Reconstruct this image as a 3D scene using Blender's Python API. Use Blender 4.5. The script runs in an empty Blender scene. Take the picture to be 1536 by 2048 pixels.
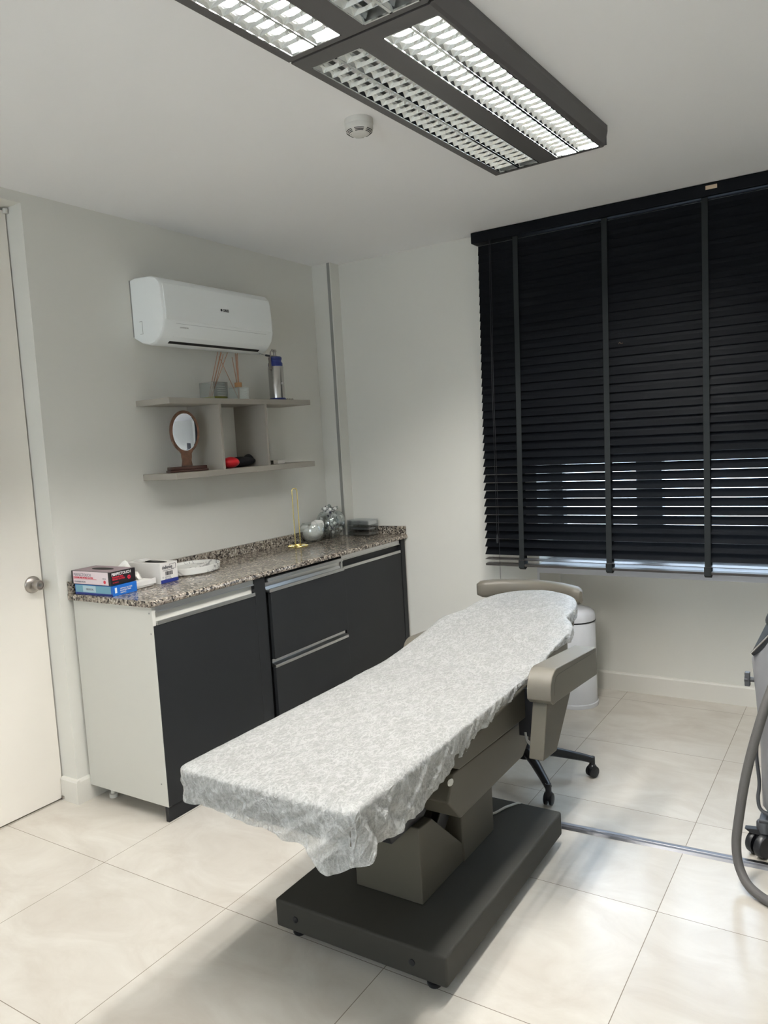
import bpy, bmesh, math, random
from mathutils import Vector, Matrix
PI = math.pi
S = bpy.context.scene
COL = S.collection
# ---------------------------------------------------------------- camera, world, exposure
CAM = Vector((2.8562, -3.8920, 1.4664)); YAW, PIT, ROL, FPX = 0.56993, 0.094354, -0.057665, 1542.27
fw = Vector((-math.sin(YAW)*math.cos(PIT), math.cos(YAW)*math.cos(PIT), -math.sin(PIT)))
rt = Vector((math.cos(YAW), math.sin(YAW), 0)); up = rt.cross(fw)
r2 = math.cos(ROL)*rt + math.sin(ROL)*up; u2 = -math.sin(ROL)*rt + math.cos(ROL)*up
cd = bpy.data.cameras.new('camera'); cam = bpy.data.objects.new('camera', cd); COL.objects.link(cam)
cam.matrix_world = Matrix(((r2.x, u2.x, -fw.x, CAM.x), (r2.y, u2.y, -fw.y, CAM.y), (r2.z, u2.z, -fw.z, CAM.z), (0, 0, 0, 1)))
cd.sensor_fit = 'VERTICAL'; cd.sensor_height = 24; cd.lens = FPX/2048*24; cd.clip_start = .02
S.camera = cam
w = bpy.data.worlds.new('world'); S.world = w; w.use_nodes = True
w.node_tree.nodes['Background'].inputs[0].default_value = (.80, .90, 1, 1)
w.node_tree.nodes['Background'].inputs[1].default_value = 5.0
S.view_settings.view_transform = 'Standard'; S.view_settings.look = 'None'
S.view_settings.gamma = 1; S.view_settings.use_curve_mapping = False
S.view_settings.exposure = 1.24
TUBE = 170.0            # brightness of a lit fluorescent tube
TUBE_COL = (1, .97, .925)

# ---------------------------------------------------------------- helpers
def nodes(m):
    return m.node_tree.nodes, m.node_tree.links
def mat(name, col, rough=.5, metal=0, spec=.5, trans=0, alpha=1, emit=None, es=0, bump=0, bscale=200, coat=0, ior=1.45, var=0, vscale=8):
    m = bpy.data.materials.new(name); m.use_nodes = True
    N, Lk = nodes(m); b = N['Principled BSDF']
    b.inputs['Base Color'].default_value = (*col, 1)
    b.inputs['Roughness'].default_value = rough; b.inputs['Metallic'].default_value = metal
    b.inputs['Specular IOR Level'].default_value = spec; b.inputs['IOR'].default_value = ior
    b.inputs['Transmission Weight'].default_value = trans; b.inputs['Alpha'].default_value = alpha
    b.inputs['Coat Weight'].default_value = coat
    if emit: b.inputs['Emission Color'].default_value = (*emit, 1); b.inputs['Emission Strength'].default_value = es
    if bump or var:
        g = N.new('ShaderNodeNewGeometry'); n = N.new('ShaderNodeTexNoise'); n.inputs['Scale'].default_value = bscale if bump else vscale
        n.inputs['Detail'].default_value = 4
        Lk.new(g.outputs['Position'], n.inputs['Vector'])
        if bump:
            bp = N.new('ShaderNodeBump'); bp.inputs['Strength'].default_value = bump; bp.inputs['Distance'].default_value = .002
            Lk.new(n.outputs[0], bp.inputs['Height']); Lk.new(bp.outputs[0], b.inputs['Normal'])
        if var:
            n2 = N.new('ShaderNodeTexNoise'); n2.inputs['Scale'].default_value = vscale; n2.inputs['Detail'].default_value = 3
            Lk.new(g.outputs['Position'], n2.inputs['Vector'])
            r = N.new('ShaderNodeValToRGB'); r.color_ramp.elements[0].position = .3; r.color_ramp.elements[1].position = .7
            r.color_ramp.elements[0].color = (*[c*(1-var) for c in col], 1); r.color_ramp.elements[1].color = (*[min(1, c*(1+var)) for c in col], 1)
            Lk.new(n2.outputs[0], r.inputs[0]); Lk.new(r.outputs[0], b.inputs['Base Color'])
    return m

def box(bm, a, b, mi=0):
    x0, y0, z0 = [min(p, q) for p, q in zip(a, b)]; x1, y1, z1 = [max(p, q) for p, q in zip(a, b)]
    v = [bm.verts.new(p) for p in ((x0,y0,z0),(x1,y0,z0),(x1,y1,z0),(x0,y1,z0),(x0,y0,z1),(x1,y0,z1),(x1,y1,z1),(x0,y1,z1))]
    for f in ((0,3,2,1),(4,5,6,7),(0,1,5,4),(1,2,6,5),(2,3,7,6),(3,0,4,7)):
        bm.faces.new([v[i] for i in f]).material_index = mi
def prism(bm, poly, axis, a, b, mi=0):
    """poly: 2D outline; axis: 'x','y','z' extrusion axis. x: (y,z)  y: (x,z)  z: (x,y)"""
    def P(p, t):
        return {'x': (t, p[0], p[1]), 'y': (p[0], t, p[1]), 'z': (p[0], p[1], t)}[axis]
    A = [bm.verts.new(P(p, a)) for p in poly]; B = [bm.verts.new(P(p, b)) for p in poly]
    fs = [bm.faces.new(A), bm.faces.new(B[::-1])]
    n = len(poly)
    for i in range(n): fs.append(bm.faces.new((A[i], B[i], B[(i+1) % n], A[(i+1) % n])))
    for f in fs: f.material_index = mi
def basis(d):
    d = d.normalized(); a = Vector((0, 0, 1)) if abs(d.z) < .9 else Vector((1, 0, 0))
    u = d.cross(a).normalized(); return u, d.cross(u)
def tube(bm, pts, r, n=10, mi=0, closed=False, cap=True):
    pts = [Vector(p) for p in pts]; rs = r if isinstance(r, (list, tuple)) else [r]*len(pts)
    rings = []; m = len(pts); u = None
    for i, p in enumerate(pts):
        if closed: d = pts[(i+1) % m]-pts[i-1]
        else: d = pts[min(i+1, m-1)]-pts[max(i-1, 0)]
        d.normalize()
        if u is None: u, v = basis(d)
        else:
            u = (u-d*u.dot(d)).normalized(); v = d.cross(u)
        rings.append([bm.verts.new(p+(u*math.cos(t)+v*math.sin(t))*rs[i]) for t in [2*PI*k/n for k in range(n)]])
    for i in range(m if closed else m-1):
        A, B = rings[i], rings[(i+1) % m]
        for k in range(n):
            f = bm.faces.new((A[k], A[(k+1) % n], B[(k+1) % n], B[k])); f.material_index = mi
    if cap and not closed:
        bm.faces.new(rings[0][::-1]).material_index = mi; bm.faces.new(rings[-1]).material_index = mi
def lathe(bm, prof, o=(0,0,0), d=(0,0,1), n=32, mi=0, capped=True):
    """prof: list of (radius, height) along d from o"""
    o = Vector(o); d = Vector(d).normalized(); u, v = basis(d); rings = []
    for r, h in prof:
        if r < 1e-6: rings.append([bm.verts.new(o+d*h)])
        else: rings.append([bm.verts.new(o+d*h+(u*math.cos(2*PI*k/n)+v*math.sin(2*PI*k/n))*r) for k in range(n)])
    for A, B in zip(rings, rings[1:]):
        for k in range(n):
            k2 = (k+1) % n
            if len(A) == 1 and len(B) == 1: break
            if len(A) == 1: f = bm.faces.new((A[0], B[k2], B[k]))
            elif len(B) == 1: f = bm.faces.new((A[k], A[k2], B[0]))
            else: f = bm.faces.new((A[k], A[k2], B[k2], B[k]))
            f.material_index = mi
    if capped:
        for R in (rings[0], rings[-1]):
            if len(R) > 1: bm.faces.new(R).material_index = mi
def ell(bm, c, r, n=24, m=14, mi=0, fn=None):
    rings = []
    for i in range(m+1):
        th = PI*i/m; row = []
        for k in range(1 if i in (0, m) else n):
            ph = 2*PI*k/n; d = Vector((math.sin(th)*math.cos(ph), math.sin(th)*math.sin(ph), math.cos(th)))
            s = fn(d) if fn else 1
            row.append(bm.verts.new((c[0]+d.x*r[0]*s, c[1]+d.y*r[1]*s, c[2]+d.z*r[2]*s)))
        rings.append(row)
    for A, B in zip(rings, rings[1:]):
        for k in range(n):
            k2 = (k+1) % n
            if len(A) == 1: f = bm.faces.new((A[0], B[k], B[k2]))
            elif len(B) == 1: f = bm.faces.new((A[k2], A[k], B[0]))
            else: f = bm.faces.new((A[k], B[k], B[k2], A[k2]))
            f.material_index = mi
def NB(): return bmesh.new()
def obj(name, bm, m, parent=None, bev=0, smooth=False, seg=2, sub=0):
    bmesh.ops.recalc_face_normals(bm, faces=bm.faces)
    me = bpy.data.meshes.new(name); bm.to_mesh(me); bm.free()
    for mm in (m if isinstance(m, (list, tuple)) else [m]): me.materials.append(mm)
    o = bpy.data.objects.new(name, me); COL.objects.link(o)
    if parent:
        o.parent = parent
        p = parent; T = Matrix.Identity(4)
        while p: T = p.matrix_basis @ T if p.parent is None else T; p = p.parent
        o.matrix_parent_inverse = T.inverted() if parent.parent is None else Matrix.Identity(4)
    if bev:
        b = o.modifiers.new('bevel', 'BEVEL'); b.width = bev; b.segments = seg; b.limit_method = 'ANGLE'; b.angle_limit = .6
    if sub:
        s = o.modifiers.new('subdivision', 'SUBSURF'); s.levels = s.render_levels = sub
    if smooth or bev:
        for p in me.polygons: p.use_smooth = True
        if not sub:
            e = o.modifiers.new('weighted', 'WEIGHTED_NORMAL') if bev else None
            if smooth and not bev:
                me.set_sharp_from_angle(angle=math.radians(40))
    return o
def thing(name, label, cat, loc, rz=0, group=None):
    o = bpy.data.objects.new(name, None); COL.objects.link(o); o.empty_display_size = .1
    o.location = loc; o.rotation_euler = (0, 0, rz); tag(o, label, cat, group)
    o.matrix_basis = Matrix.Translation(loc) @ Matrix.Rotation(rz, 4, 'Z')
    return o
def tag(o, label, cat, group=None, kind=None):
    o['label'] = label; o['category'] = cat
    if group: o['group'] = group
    if kind: o['kind'] = kind
    return o
def struct(name, bm, m, parent=None, **k):
    o = obj(name, bm, m, parent, **k)
    if not parent: o['kind'] = 'structure'
    return o
def text(name, s, size, m, mtx, parent, ext=.0003, sx=1, align='LEFT', bold=0):
    c = bpy.data.curves.new(name, 'FONT'); c.body = s; c.size = size; c.extrude = ext; c.align_x = align; c.offset = bold
    t = bpy.data.objects.new(name, c); COL.objects.link(t)
    me = bpy.data.meshes.new_from_object(t.evaluated_get(bpy.context.evaluated_depsgraph_get()))
    bpy.data.objects.remove(t); me.name = name; me.materials.clear(); me.materials.append(m)
    me.transform(mtx @ Matrix.Diagonal((sx, 1, 1, 1)))
    o = bpy.data.objects.new(name, me); COL.objects.link(o)
    if parent:
        o.parent = parent; o.matrix_parent_inverse = parent.matrix_basis.inverted()
    return o
def frame(o, ux, uy):
    ux = Vector(ux).normalized(); uy = Vector(uy).normalized(); uz = ux.cross(uy)
    return Matrix(((ux.x, uy.x, uz.x, o[0]), (ux.y, uy.y, uz.y, o[1]), (ux.z, uy.z, uz.z, o[2]), (0, 0, 0, 1)))

# ---------------------------------------------------------------- materials
M = {}
M['wall'] = mat('wall_paint', (.74, .73, .675), .75, spec=.25, bump=.05, bscale=90)
M['ceil'] = mat('ceiling_paint', (.90, .90, .90), .85, spec=.2)
M['skirt'] = mat('skirting_paint', (.74, .72, .66), .45)
M['door'] = mat('door_laminate', (.83, .79, .72), .42)
M['white'] = mat('white_laminate', (.60, .595, .545), .4)
M['dark'] = mat('anthracite_laminate', (.016, .017, .0185), .45, spec=.3)
M['black'] = mat('black_gap', (.006, .006, .007), .6)
M['blackp'] = mat('black_plastic', (.012, .013, .016), .4)
M['alu'] = mat('brushed_aluminium', (.56, .56, .55), .28, 1)
M['steel'] = mat('satin_steel', (.42, .39, .36), .28, 1)
M['chrome'] = mat('chrome', (.8, .8, .8), .12, 1)
M['gold'] = mat('brass_wire', (.83, .66, .25), .2, 1)
M['shelf'] = mat('greige_shelf', (.36, .335, .29), .5)
M['acw'] = mat('air_conditioner_plastic', (.90, .93, .92), .3)
M['leather'] = mat('taupe_vinyl', (.145, .132, .106), .42, bump=.15, bscale=500)
M['panelt'] = mat('taupe_panel', (.105, .096, .075), .5, spec=.3)
M['base'] = mat('taupe_base_laminate', (.052, .050, .043), .6, spec=.25)
M['bin'] = mat('white_bin_enamel', (.74, .76, .80), .22, coat=.3)
M['wood'] = mat('walnut', (.13, .062, .035), .35, var=.35, vscale=45)
M['mirror'] = mat('mirror_glass', (.85, .9, 1), .02, 1)
M['navy'] = mat('navy_plastic', (.012, .025, .16), .4)
M['red'] = mat('red_rubber', (.62, .01, .02), .3)
M['fab'] = mat('black_fabric', (.01, .01, .013), .8)
M['blue'] = mat('blue_card', (.01, .13, .50), .4)
M['card'] = mat('white_card', (.74, .72, .69), .5)
M['pinkw'] = mat('pale_pink_card', (.74, .64, .67), .45)
M['bcard'] = mat('black_card', (.012, .010, .012), .4)
M['redink'] = mat('red_ink', (.65, .03, .06), .5)
M['greyink'] = mat('grey_ink', (.22, .22, .25), .5)
M['inkd'] = mat('dark_ink', (.02, .02, .03), .5)
M['wink'] = mat('white_ink', (.8, .8, .8), .5)
M['navyink'] = mat('navy_band', (.02, .035, .22), .5)
M['teal'] = mat('teal_card', (.16, .36, .46), .4)
M['tissue'] = mat('tissue_paper', (.80, .79, .75), .8)
M['reed'] = mat('reed_wood', (.42, .20, .11), .7)
M['cork'] = mat('cork_wood', (.50, .27, .12), .6)
M['oil'] = mat('yellow_oil', (.42, .40, .05), .1)
M['machine'] = mat('silver_grey_shell', (.24, .24, .25), .38, coat=.2)
M['hose'] = mat('braided_hose', (.11, .105, .10), .6, bump=.4, bscale=600)
M['dgrey'] = mat('dark_grey_plastic', (.06, .063, .07), .4)
M['strip'] = mat('threshold_aluminium', (.30, .30, .32), .32, 1)
M['blind'] = mat('blind_slat', (.0038, .0048, .0068), .5, spec=.13)
M['tape'] = mat('blind_tape', (.013, .0165, .018), .85)
M['rail'] = mat('blind_bottom_rail', (.05, .045, .042), .4)
M['sticker'] = mat('beige_sticker', (.62, .48, .34), .6)
M['lampbody'] = mat('lamp_body_grey', (.125, .12, .12), .45, metal=.2)
M['louvre'] = mat('louvre_mirror', (.78, .80, .80), .14, 1)
M['reflector'] = mat('lamp_reflector', (.55, .57, .57), .4, .8)
M['tubeoff'] = mat('unlit_tube', (.8, .8, .8), .3)
M['sill'] = mat('white_sill', (.66, .66, .68), .3)
M['winframe'] = mat('window_frame', (.45, .45, .46), .4)
M['cableM'] = mat('white_cable', (.55, .55, .50), .5)
M['det'] = mat('detector_plastic', (.66, .65, .61), .5)
M['slot'] = mat('dark_slot', (.01, .01, .01), .7)
M['grey'] = mat('grey_trim', (.30, .30, .28), .5)
M['tube'] = mat('lit_tube', (1, 1, 1), .5, emit=TUBE_COL, es=TUBE)

def glass(name, tint, rough=.02, mix=.12):
    m = bpy.data.materials.new(name); m.use_nodes = True; N, Lk = nodes(m); N.clear()
    o = N.new('ShaderNodeOutputMaterial'); t = N.new('ShaderNodeBsdfTransparent'); g = N.new('ShaderNodeBsdfGlossy'); mx = N.new('ShaderNodeMixShader')
    f = N.new('ShaderNodeLayerWeight'); f.inputs['Blend'].default_value = .35
    ma = N.new('ShaderNodeMath'); ma.operation = 'MULTIPLY_ADD'; ma.inputs[1].default_value = .55; ma.inputs[2].default_value = mix
    t.inputs[0].default_value = (*tint, 1); g.inputs[0].default_value = (.9, .93, .93, 1); g.inputs['Roughness'].default_value = rough
    Lk.new(f.outputs['Facing'], ma.inputs[0]); Lk.new(ma.outputs[0], mx.inputs[0]); Lk.new(t.outputs[0], mx.inputs[1]); Lk.new(g.outputs[0], mx.inputs[2]); Lk.new(mx.outputs[0], o.inputs[0])
    return m
M['glass'] = glass('clear_glass', (.96, .975, .975))
M['pane'] = glass('window_pane', (.9, .95, 1), mix=.05)
M['acry'] = glass('smoky_acrylic', (.92, .93, .94), rough=.05, mix=.07)

def floor_mat():
    m = bpy.data.materials.new('porcelain_tiles'); m.use_nodes = True; N, Lk = nodes(m); b = N['Principled BSDF']
    g = N.new('ShaderNodeNewGeometry'); sp = N.new('ShaderNodeSeparateXYZ'); Lk.new(g.outputs['Position'], sp.inputs[0])
    def M_(op, a, bb=None, c=None):
        n = N.new('ShaderNodeMath'); n.operation = op
        for i, s in enumerate((a, bb, c)):
            if s is None: continue
            if isinstance(s, (int, float)): n.inputs[i].default_value = s
            else: Lk.new(s, n.inputs[i])
        return n.outputs[0]
    def line(c, off):
        t = M_('MULTIPLY', M_('ADD', c, -off+60*.6), 1/.6)
        fr = M_('FRACT', t); d = M_('MINIMUM', fr, M_('SUBTRACT', 1, fr))
        return M_('LESS_THAN', d, .0019), M_('FLOOR', t)
    lx, ix = line(sp.outputs[0], .504); ly, iy = line(sp.outputs[1], -2.232)
    gr = M_('MAXIMUM', lx, ly)
    # per-tile tone and soft stone veining
    wn = N.new('ShaderNodeTexWhiteNoise'); wn.noise_dimensions = '1D'; Lk.new(M_('ADD', M_('MULTIPLY', ix, 7.13), M_('MULTIPLY', iy, 3.71)), wn.inputs['W'])
    mp = N.new('ShaderNodeMapping'); mp.inputs['Scale'].default_value = (3.2, 5.2, 1); Lk.new(g.outputs['Position'], mp.inputs[0])
    n1 = N.new('ShaderNodeTexNoise'); n1.inputs['Scale'].default_value = 1.1; n1.inputs['Detail'].default_value = 9; n1.inputs['Roughness'].default_value = .62; n1.inputs['Distortion'].default_value = .8
    Lk.new(mp.outputs[0], n1.inputs[0])
    r = N.new('ShaderNodeValToRGB'); e = r.color_ramp.elements
    e[0].position = .28; e[0].color = (.54, .495, .43, 1); e[1].position = .72; e[1].color = (.67, .64, .575, 1)
    Lk.new(n1.outputs[0], r.inputs[0])
    hs = N.new('ShaderNodeHueSaturation'); Lk.new(r.outputs[0], hs.inputs['Color']); Lk.new(M_('MULTIPLY_ADD', wn.outputs['Value'], .07, .965), hs.inputs['Value'])
    mx = N.new('ShaderNodeMixRGB'); Lk.new(gr, mx.inputs[0]); Lk.new(hs.outputs[0], mx.inputs[1]); mx.inputs[2].default_value = (.20, .165, .125, 1)
    Lk.new(mx.outputs[0], b.inputs['Base Color'])
    rr = M_('MULTIPLY_ADD', gr, .5, .20); Lk.new(rr, b.inputs['Roughness'])
    b.inputs['Specular IOR Level'].default_value = .42
    n2 = N.new('ShaderNodeTexNoise'); n2.inputs['Scale'].default_value = 14; Lk.new(g.outputs['Position'], n2.inputs[0])
    bp = N.new('ShaderNodeBump'); bp.inputs['Strength'].default_value = .12; bp.inputs['Distance'].default_value = .002; Lk.new(n2.outputs[0], bp.inputs['Height']); Lk.new(bp.outputs[0], b.inputs['Normal'])
    return m
M['floor'] = floor_mat()
def granite():
    m = bpy.data.materials.new('speckled_granite'); m.use_nodes = True; N, Lk = nodes(m); b = N['Principled BSDF']
    g = N.new('ShaderNodeNewGeometry')
    v = N.new('ShaderNodeTexVoronoi'); v.inputs['Scale'].default_value = 130; Lk.new(g.outputs['Position'], v.inputs['Vector'])
    sp = N.new('ShaderNodeSeparateColor'); Lk.new(v.outputs['Color'], sp.inputs[0])
    r = N.new('ShaderNodeValToRGB'); r.color_ramp.interpolation = 'CONSTANT'; e = r.color_ramp.elements
    e[0].position = 0; e[0].color = (.03, .026, .022, 1); e[1].position = .22; e[1].color = (.15, .125, .105, 1)
    for p, c in ((.40, (.24, .205, .165)), (.66, (.36, .315, .26)), (.88, (.52, .47, .40))):
        k = e.new(p); k.color = (*c, 1)
    n = N.new('ShaderNodeTexNoise'); n.inputs['Scale'].default_value = 45; n.inputs['Detail'].default_value = 5; Lk.new(g.outputs['Position'], n.inputs[0])
    ma = N.new('ShaderNodeMath'); ma.operation = 'MULTIPLY_ADD'; ma.inputs[1].default_value = .9; Lk.new(n.outputs[0], ma.inputs[0]); ma.inputs[2].default_value = -.45
    ad = N.new('ShaderNodeMath'); ad.operation = 'ADD'; Lk.new(sp.outputs[0], ad.inputs[0]); Lk.new(ma.outputs[0], ad.inputs[1])
    Lk.new(ad.outputs[0], r.inputs[0]); Lk.new(r.outputs[0], b.inputs['Base Color'])
    b.inputs['Roughness'].default_value = .14
    return m
M['granite'] = granite()
def marble():
    m = mat('white_marble', (.74, .74, .72), .25); N, Lk = nodes(m); b = N['Principled BSDF']
    g = N.new('ShaderNodeNewGeometry'); n = N.new('ShaderNodeTexNoise'); n.inputs['Scale'].default_value = 9; n.inputs['Detail'].default_value = 5; n.inputs['Distortion'].default_value = 1.5
    Lk.new(g.outputs['Position'], n.inputs[0]); r = N.new('ShaderNodeValToRGB'); e = r.color_ramp.elements
    e[0].position = .47; e[0].color = (.74, .74, .71, 1); e[1].position = .53; e[1].color = (.74, .74, .71, 1); k = e.new(.5); k.color = (.30, .30, .30, 1)
    Lk.new(n.outputs[0], r.inputs[0]); Lk.new(r.outputs[0], b.inputs['Base Color']); return m
M['marble'] = marble()
def nonwoven():
    m = bpy.data.materials.new('non_woven_cover'); m.use_nodes = True; N, Lk = nodes(m); N.clear()
    o = N.new('ShaderNodeOutputMaterial'); g = N.new('ShaderNodeNewGeometry')
    def mth(op, a, b=None, c=None, cl=False):
        n = N.new('ShaderNodeMath'); n.operation = op; n.use_clamp = cl
        for k, q in enumerate((a, b, c)):
            if q is None: continue
            if isinstance(q, (int, float)): n.inputs[k].default_value = q
            else: Lk.new(q, n.inputs[k])
        return n.outputs[0]
    # curled matted strands: thin iso-lines of distorted noises
    tot = None
    for k, (rz, sc, wd, w_) in enumerate(((.3, 26, .045, .55), (1.4, 38, .06, .5), (2.5, 60, .09, .4), (.9, 95, .13, .3))):
        mp = N.new('ShaderNodeMapping'); mp.inputs['Rotation'].default_value = (0, 0, rz); mp.inputs['Location'].default_value = (k*3.1, k*1.7, 0); mp.inputs['Scale'].default_value = (1, .6, 1); Lk.new(g.outputs['Position'], mp.inputs[0])
        n = N.new('ShaderNodeTexNoise'); n.inputs['Scale'].default_value = sc; n.inputs['Detail'].default_value = 2; n.inputs['Distortion'].default_value = 1.6; Lk.new(mp.outputs[0], n.inputs[0])
        l = mth('SUBTRACT', 1, mth('DIVIDE', mth('ABSOLUTE', mth('SUBTRACT', n.outputs[0], .5)), wd), cl=True)
        l = mth('MULTIPLY', l, w_); tot = l if tot is None else mth('ADD', tot, l, cl=True)
    r = N.new('ShaderNodeValToRGB'); e = r.color_ramp.elements; e[0].position = 0; e[0].color = (.56, .57, .555, 1); e[1].position = .85; e[1].color = (.70, .71, .70, 1)
    Lk.new(tot, r.inputs[0])
    # film crinkles, strongest where the sheet hangs free
    sp = N.new('ShaderNodeSeparateXYZ'); Lk.new(g.outputs['Normal'], sp.inputs[0])
    up_ = mth('SUBTRACT', 1, mth('MULTIPLY', mth('ABSOLUTE', sp.outputs[2]), 1.15), cl=True)
    mp = N.new('ShaderNodeMapping'); mp.inputs['Scale'].default_value = (1, 1, .55); mp.inputs['Rotation'].default_value = (.5, .3, 0); Lk.new(g.outputs['Position'], mp.inputs[0])
    cr = N.new('ShaderNodeTexNoise'); cr.inputs['Scale'].default_value = 24; cr.inputs['Detail'].default_value = 5; cr.inputs['Distortion'].default_value = 1.2; Lk.new(mp.outputs[0], cr.inputs[0])
    crl = mth('SUBTRACT', 1, mth('DIVIDE', mth('ABSOLUTE', mth('SUBTRACT', cr.outputs[0], .5)), .07), cl=True)
    cr2 = N.new('ShaderNodeTexNoise'); cr2.inputs['Scale'].default_value = 11; cr2.inputs['Detail'].default_value = 2; cr2.inputs['Distortion'].default_value = .5; Lk.new(mp.outputs[0], cr2.inputs[0])
    crl = mth('ADD', crl, mth('SUBTRACT', 1, mth('DIVIDE', mth('ABSOLUTE', mth('SUBTRACT', cr2.outputs[0], .5)), .03), cl=True), cl=True)
    hgt = mth('ADD', mth('MULTIPLY', tot, .16), mth('MULTIPLY', mth('MULTIPLY', crl, up_), 2.4))
    bp = N.new('ShaderNodeBump'); bp.inputs['Strength'].default_value = .55; bp.inputs['Distance'].default_value = .004; Lk.new(hgt, bp.inputs['Height'])
    p = N.new('ShaderNodeBsdfPrincipled'); Lk.new(r.outputs[0], p.inputs['Base Color']); p.inputs['Roughness'].default_value = .32; Lk.new(bp.outputs[0], p.inputs['Normal'])
    tl = N.new('ShaderNodeBsdfTranslucent'); tl.inputs[0].default_value = (.7, .71, .70, 1); Lk.new(bp.outputs[0], tl.inputs['Normal'])
    tp = N.new('ShaderNodeBsdfTransparent'); tp.inputs[0].default_value = (.96, .96, .96, 1)
    m1 = N.new('ShaderNodeMixShader'); m1.inputs[0].default_value = .20; Lk.new(p.outputs[0], m1.inputs[1]); Lk.new(tl.outputs[0], m1.inputs[2])
    al = mth('SUBTRACT', mth('SUBTRACT', .43, mth('MULTIPLY', tot, .15)), mth('MULTIPLY', mth('MULTIPLY', crl, up_), .25), cl=True)
    m2 = N.new('ShaderNodeMixShader'); Lk.new(al, m2.inputs[0]); Lk.new(m1.outputs[0], m2.inputs[1]); Lk.new(tp.outputs[0], m2.inputs[2])
    Lk.new(m2.outputs[0], o.inputs[0]); return m
M['cover'] = nonwoven()
M['pillowwhite'] = mat('white_fibre', (.80, .79, .75), .8)

# ---------------------------------------------------------------- room shell
H = 2.52; YJ = -1.967; HD = 2.478; XR = 4.6; YB = -6.6
bm = NB(); box(bm, (-.4, YB-.1, -.1), (XR+.1, .6, 0)); struct('floor', bm, M['floor'])
bm = NB(); box(bm, (-.4, YB-.1, H), (XR+.1, .6, H+.1)); struct('ceiling', bm, M['ceil'])
bm = NB(); box(bm, (-.4, YJ, 0), (0, .45, H)); box(bm, (-.4, -2.95, HD), (0, YJ, H)); box(bm, (-.4, YB, 0), (0, -2.95, H)); box(bm, (-.4, -2.95, 0), (-.15, YJ, HD))
struct('wall_left', bm, M['wall'])
bm = NB()
box(bm, (-.0, 0, 0), (1.335, .45, H)); box(bm, (1.335, 0, 2.42), (XR, .45, H)); box(bm, (1.335, .31, 0), (XR, .45, .75)); box(bm, (3.35, 0, .75), (XR, .45, 2.42)); box(bm, (3.35, 0, 0), (XR, .31, .75))
struct('wall_back', bm, M['wall'])
bm = NB(); box(bm, (XR, YB, 0), (XR+.1, .45, H)); struct('wall_right', bm, M['wall'])
# wall behind the camera with an unseen window added to let fill daylight in
WX0, WX1, WZ0, WZ1 = 1.2, 2.75, 1.05, 2.15
bm = NB(); box(bm, (-.4, YB-.1, 0), (XR+.1, YB, WZ0)); box(bm, (-.4, YB-.1, WZ1), (XR+.1, YB, H)); box(bm, (-.4, YB-.1, WZ0), (WX0, YB, WZ1)); box(bm, (WX1, YB-.1, WZ0), (XR+.1, YB, WZ1)); struct('wall_front', bm, M['wall'])
bm = NB()
for x in (WX0, (WX0+WX1)/2-.02, WX1-.04): box(bm, (x, YB-.08, WZ0), (x+.04, YB-.04, WZ1))
box(bm, (WX0, YB-.08, WZ0), (WX1, YB-.04, WZ0+.04)); box(bm, (WX0, YB-.08, WZ1-.04), (WX1, YB-.04, WZ1)); struct('fill_window', bm, M['winframe'])
# pipe boxing in the corner with its cover strip
bm = NB(); box(bm, (0, -.083, 0), (.138, 0, H)); struct('wall_corner', bm, M['wall'])
bm = NB(); box(bm, (.112, -.0865, .0), (.130, -.0832, H)); struct('trim_1', bm, M['grey'])
# sill and niche edging
bm = NB(); box(bm, (1.322, -.006, .703), (3.35, .30, .752)); struct('trim_2', bm, M['sill'], bev=.003)
bm = NB(); box(bm, (1.322, -.006, .0), (1.334, .02, .703)); struct('trim_3', bm, M['sill'])
# skirting boards
def skirt(name, a, b, n, h=.103, t=.016):
    bm = NB(); a = Vector(a); b = Vector(b); n = Vector(n)
    pr = [(0, 0), (t, 0), (t, h-.010), (t*.7, h-.002), (t*.35, h), (0, h)]
    A = [bm.verts.new((a.x+n.x*p, a.y+n.y*p, q)) for p, q in pr]; B = [bm.verts.new((b.x+n.x*p, b.y+n.y*p, q)) for p, q in pr]
    bm.faces.new(A); bm.faces.new(B[::-1])
    for i in range(6): bm.faces.new((A[i], B[i], B[(i+1) % 6], A[(i+1) % 6]))
    return struct(name, bm, M['skirt'])
skirt('baseboard_left', (0, YJ-.0, 0), (0, -.085, 0), (1, 0))
skirt('baseboard_jamb', (-.095, YJ, 0), (.016, YJ, 0), (0, -1))
skirt('baseboard_back', (.14, 0, 0), (1.32, 0, 0), (0, -1))
skirt('baseboard_niche', (1.335, .31, 0), (3.35, .31, 0), (0, -1))
# door leaf set back in its opening
t = bpy.data.objects.new('door_1', None); COL.objects.link(t); t.matrix_basis = Matrix.Translation((-.12, -2.4, 0)); t['kind'] = 'structure'
bm = NB(); box(bm, (-.139, -2.945, .007), (-.099, YJ-.006, HD-.012)); obj('door_leaf', bm, M['door'], t, bev=.0015)
bm = NB(); box(bm, (-.148, -2.949, .0), (-.1395, YJ-.001, HD-.001)); obj('door_gap_shade', bm, M['slot'], t)  # near-black sheet behind the leaf, painting the shade in its edge gaps
kn = (-.099, -2.018, .948)
bm = NB(); lathe(bm, [(.0, 0), (.036, 0), (.036, .003), (.033, .007), (.020, .012), (.013, .014), (.013, .022)], kn, (1, 0, 0)); rose = obj('rose', bm, M['steel'], t, smooth=True)
bm = NB(); lathe(bm, [(.012, .018), (.018, .021), (.0205, .030), (.0215, .044), (.0205, .053), (.018, .056), (.0145, .0565), (.0135, .052), (.006, .050), (.006, .054), (0, .054)], kn, (1, 0, 0), capped=False)
kk = obj('door_knob', bm, M['steel'], t, smooth=True)
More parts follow.
